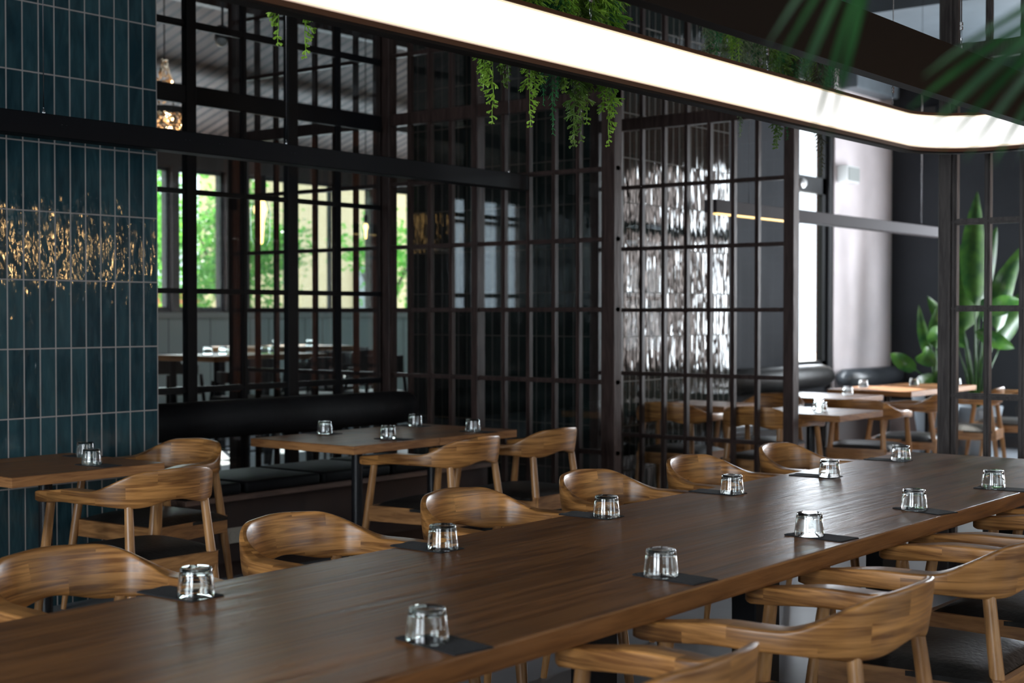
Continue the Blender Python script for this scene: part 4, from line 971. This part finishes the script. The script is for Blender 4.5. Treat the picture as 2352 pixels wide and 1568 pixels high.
for k, (x, y, z) in enumerate(((8.6, -2.2, 2.15), (9.5, -2.4, 2.2), (10.4, -2.3, 2.1))):
    t = thing('filament_pendant', ('left', 'middle', 'right')[k] + ' warm bulb pendant behind the viewer whose glow glints in the teal tiles', 'lamp', (x, y, z), 0, 'warm pendants behind the viewer')
    b = NB(); lathe(b, [(0, -0.1), (0.07, -0.07), (0.1, 0), (0.07, 0.07), (0.03, 0.12), (0, 0.12)], 20); obj('bulb', b, M['bulb_bright'], t, True)
    b = NB(); tube(b, [(0, 0, 0.11), (0, 0, 0.18)], 0.03, 12); tube(b, [(0, 0, 0.17), (0, 0, 4.7-z)], 0.004, 6); obj('cable', b, M['black'], t)
# beaded chandelier at the edge of the teal wall
p = CP(378, 268, 12.0)
t = thing('bead_chandelier', 'beaded chandelier with a black hoop half hidden by the teal tiled wall', 'lamp', tuple(p))
b = NB(); lathe(b, [(0.17, 0.02), (0.18, 0.02), (0.18, 0.075), (0.17, 0.075), (0.17, 0.02)], 40); obj('hoop', b, M['black'], t, True, angle=0.6)
r3 = random.Random(8); b = NB()
for i in range(520):
    a = r3.uniform(0, 2*PI); z = r3.uniform(-0.15, 0.02); rr_ = 0.165*(1 - (abs(z)/0.19)**3)
    bmesh.ops.create_icosphere(b, subdivisions=1, radius=0.012, matrix=Matrix.Translation((rr_*math.cos(a), rr_*math.sin(a), z)))
for i in range(240):
    a = r3.uniform(0, 2*PI); f = r3.random(); rr_ = 0.17*(1-f)**1.6 + 0.02
    bmesh.ops.create_icosphere(b, subdivisions=1, radius=0.011, matrix=Matrix.Translation((rr_*math.cos(a), rr_*math.sin(a), 0.08+0.4*f)))
ob = obj('bead', b, M['bead'], t); ob['kind'] = 'stuff'
pl = bpy.data.lights.new('chandelier_light', 'POINT'); pl.energy = 10; pl.color = (1, 0.7, 0.4); pl.shadow_soft_size = 0.03
plo = bpy.data.objects.new('chandelier_light', pl); C.objects.link(plo); plo.parent = t; plo.location = (0, 0, -0.02)
b = NB(); tube(b, [(0, 0, 0.45), (0, 0, rz_(p.y)-p.z)], 0.006, 6); obj('cable', b, M['black'], t)
p = CP(508, 92, 11.5)
t = thing('ceiling_spotlight', 'black ceiling spotlight with a pale round face under the boarded roof', 'lamp', tuple(p))
b = NB(); tube(b, [(0.03, 0.02, 0.10), (0, 0, 0.0)], 0.055, 20); obj('housing', b, M['black'], t, True, angle=0.8)
b = NB(); bmesh.ops.create_uvsphere(b, u_segments=16, v_segments=10, radius=0.046, matrix=Matrix.Translation((0, 0, -0.01))); obj('lens', b, M['wframe_grey'], t, True)
b = NB(); tube(b, [(0.03, 0.02, 0.1), (0.03, 0.02, rz_(p.y)-p.z)], 0.01, 8); obj('arm', b, M['black'], t)

# ------------------------------------------------------------------ outside
b = NB(); bx(b, -20, 50, 13.3, 60, -0.1, -0.02); struct('ground', b, M['pave'])
b = NB(); bx(b, 15.5, 50, 6.0, 13.3, -0.1, -0.02); struct('ground_side', b, M['pave'])
def tree(label, x, y, h, r, n, mat, seed, zc=None):
    t = thing('tree', label, 'tree', (x, y, 0), 0, 'trees outside the garden windows'); rd = random.Random(seed); zc = zc or h*0.65
    b = NB(); tube(b, [(0, 0, 0), (0.1, 0.05, zc*0.5), (0.0, 0.1, zc)], [0.14, 0.10, 0.05], 10)
    for k in range(6):
        a = k*1.05; tube(b, [(0.05, 0.05, zc*0.45+k*0.1), (math.cos(a)*r*0.6, math.sin(a)*r*0.6, zc+rd.uniform(-.3, .6))], [0.04, 0.015], 6)
    obj('trunk', b, M['bark'], t, True)
    b = NB()
    cl_ = [(Vector((rd.gauss(0, .5)*r, rd.gauss(0, .5)*r, zc + rd.gauss(0, .45)*r)), rd.uniform(.25, .5)*r) for _ in range(26)]
    for i in range(n):
        c, s_ = rd.choice(cl_); p_ = c + Vector((rd.gauss(0, .5), rd.gauss(0, .5), rd.gauss(0, .5)))*s_
        if p_.z < 0.3: continue
        d = Vector((rd.uniform(-1, 1), rd.uniform(-1, 1), rd.uniform(-.8, .3))).normalized(); q = d.cross(Vector((rd.uniform(-1, 1), rd.uniform(-1, 1), rd.uniform(-1, 1)))).normalized(); l = rd.uniform(.06, .11)
        b.faces.new([b.verts.new(p_), b.verts.new(p_ + d*l*.5 + q*l*.32), b.verts.new(p_ + d*l), b.verts.new(p_ + d*l*.5 - q*l*.32)])
    obj('foliage', b, M[mat], t)
tree('leafy green tree outside the leftmost garden window', 10.8, 15.9, 4.5, 1.3, 11000, 'tree', 1, 2.7)
tree('leafy green tree outside, filling the window right of the black post', 13.2, 18.6, 4.8, 1.6, 12000, 'tree', 2, 2.9)
tree('darker green tree outside behind the glowing filament pendant', 14.9, 17.4, 4.2, 1.0, 7000, 'tree2', 3, 2.4)
tree('small green tree outside the side windows before the cream building', 17.6, 16.6, 3.6, 0.8, 2500, 'tree', 4, 2.3)
bl = thing('building', 'cream rendered building outside, bright through the side windows', 'building', (21.5, 21.0, 0))
b = NB(); bx(b, 18.9, 25, 20.0, 23.0, 0, 8); obj('wall', b, M['cream'], bl, world=True)
b = NB(); bx(b, 20.3, 20.9, 19.9, 20.0, 1.0, 2.4); obj('window', b, M['wframe_grey'], bl, world=True)
b = NB(); bx(b, 18.7, 25.2, 19.8, 23.2, 8, 8.2); obj('roof', b, M['bark'], bl, world=True)
b2 = thing('building', 'red brick building outside behind the trees', 'building', (18, 26, 0))
b = NB(); bx(b, 10, 26, 25, 28, 0, 1.9); obj('wall', b, M['brick'], b2, world=True)
b = NB(); bx(b, 9.8, 26.2, 24.8, 28.2, 1.9, 2.0); obj('roof', b, M['bark'], b2, world=True)
b = NB(); bx(b, 13.73, 13.80, 6.70, 6.74, 0.8, 3.9); struct('trim_4', b, M['brick'])
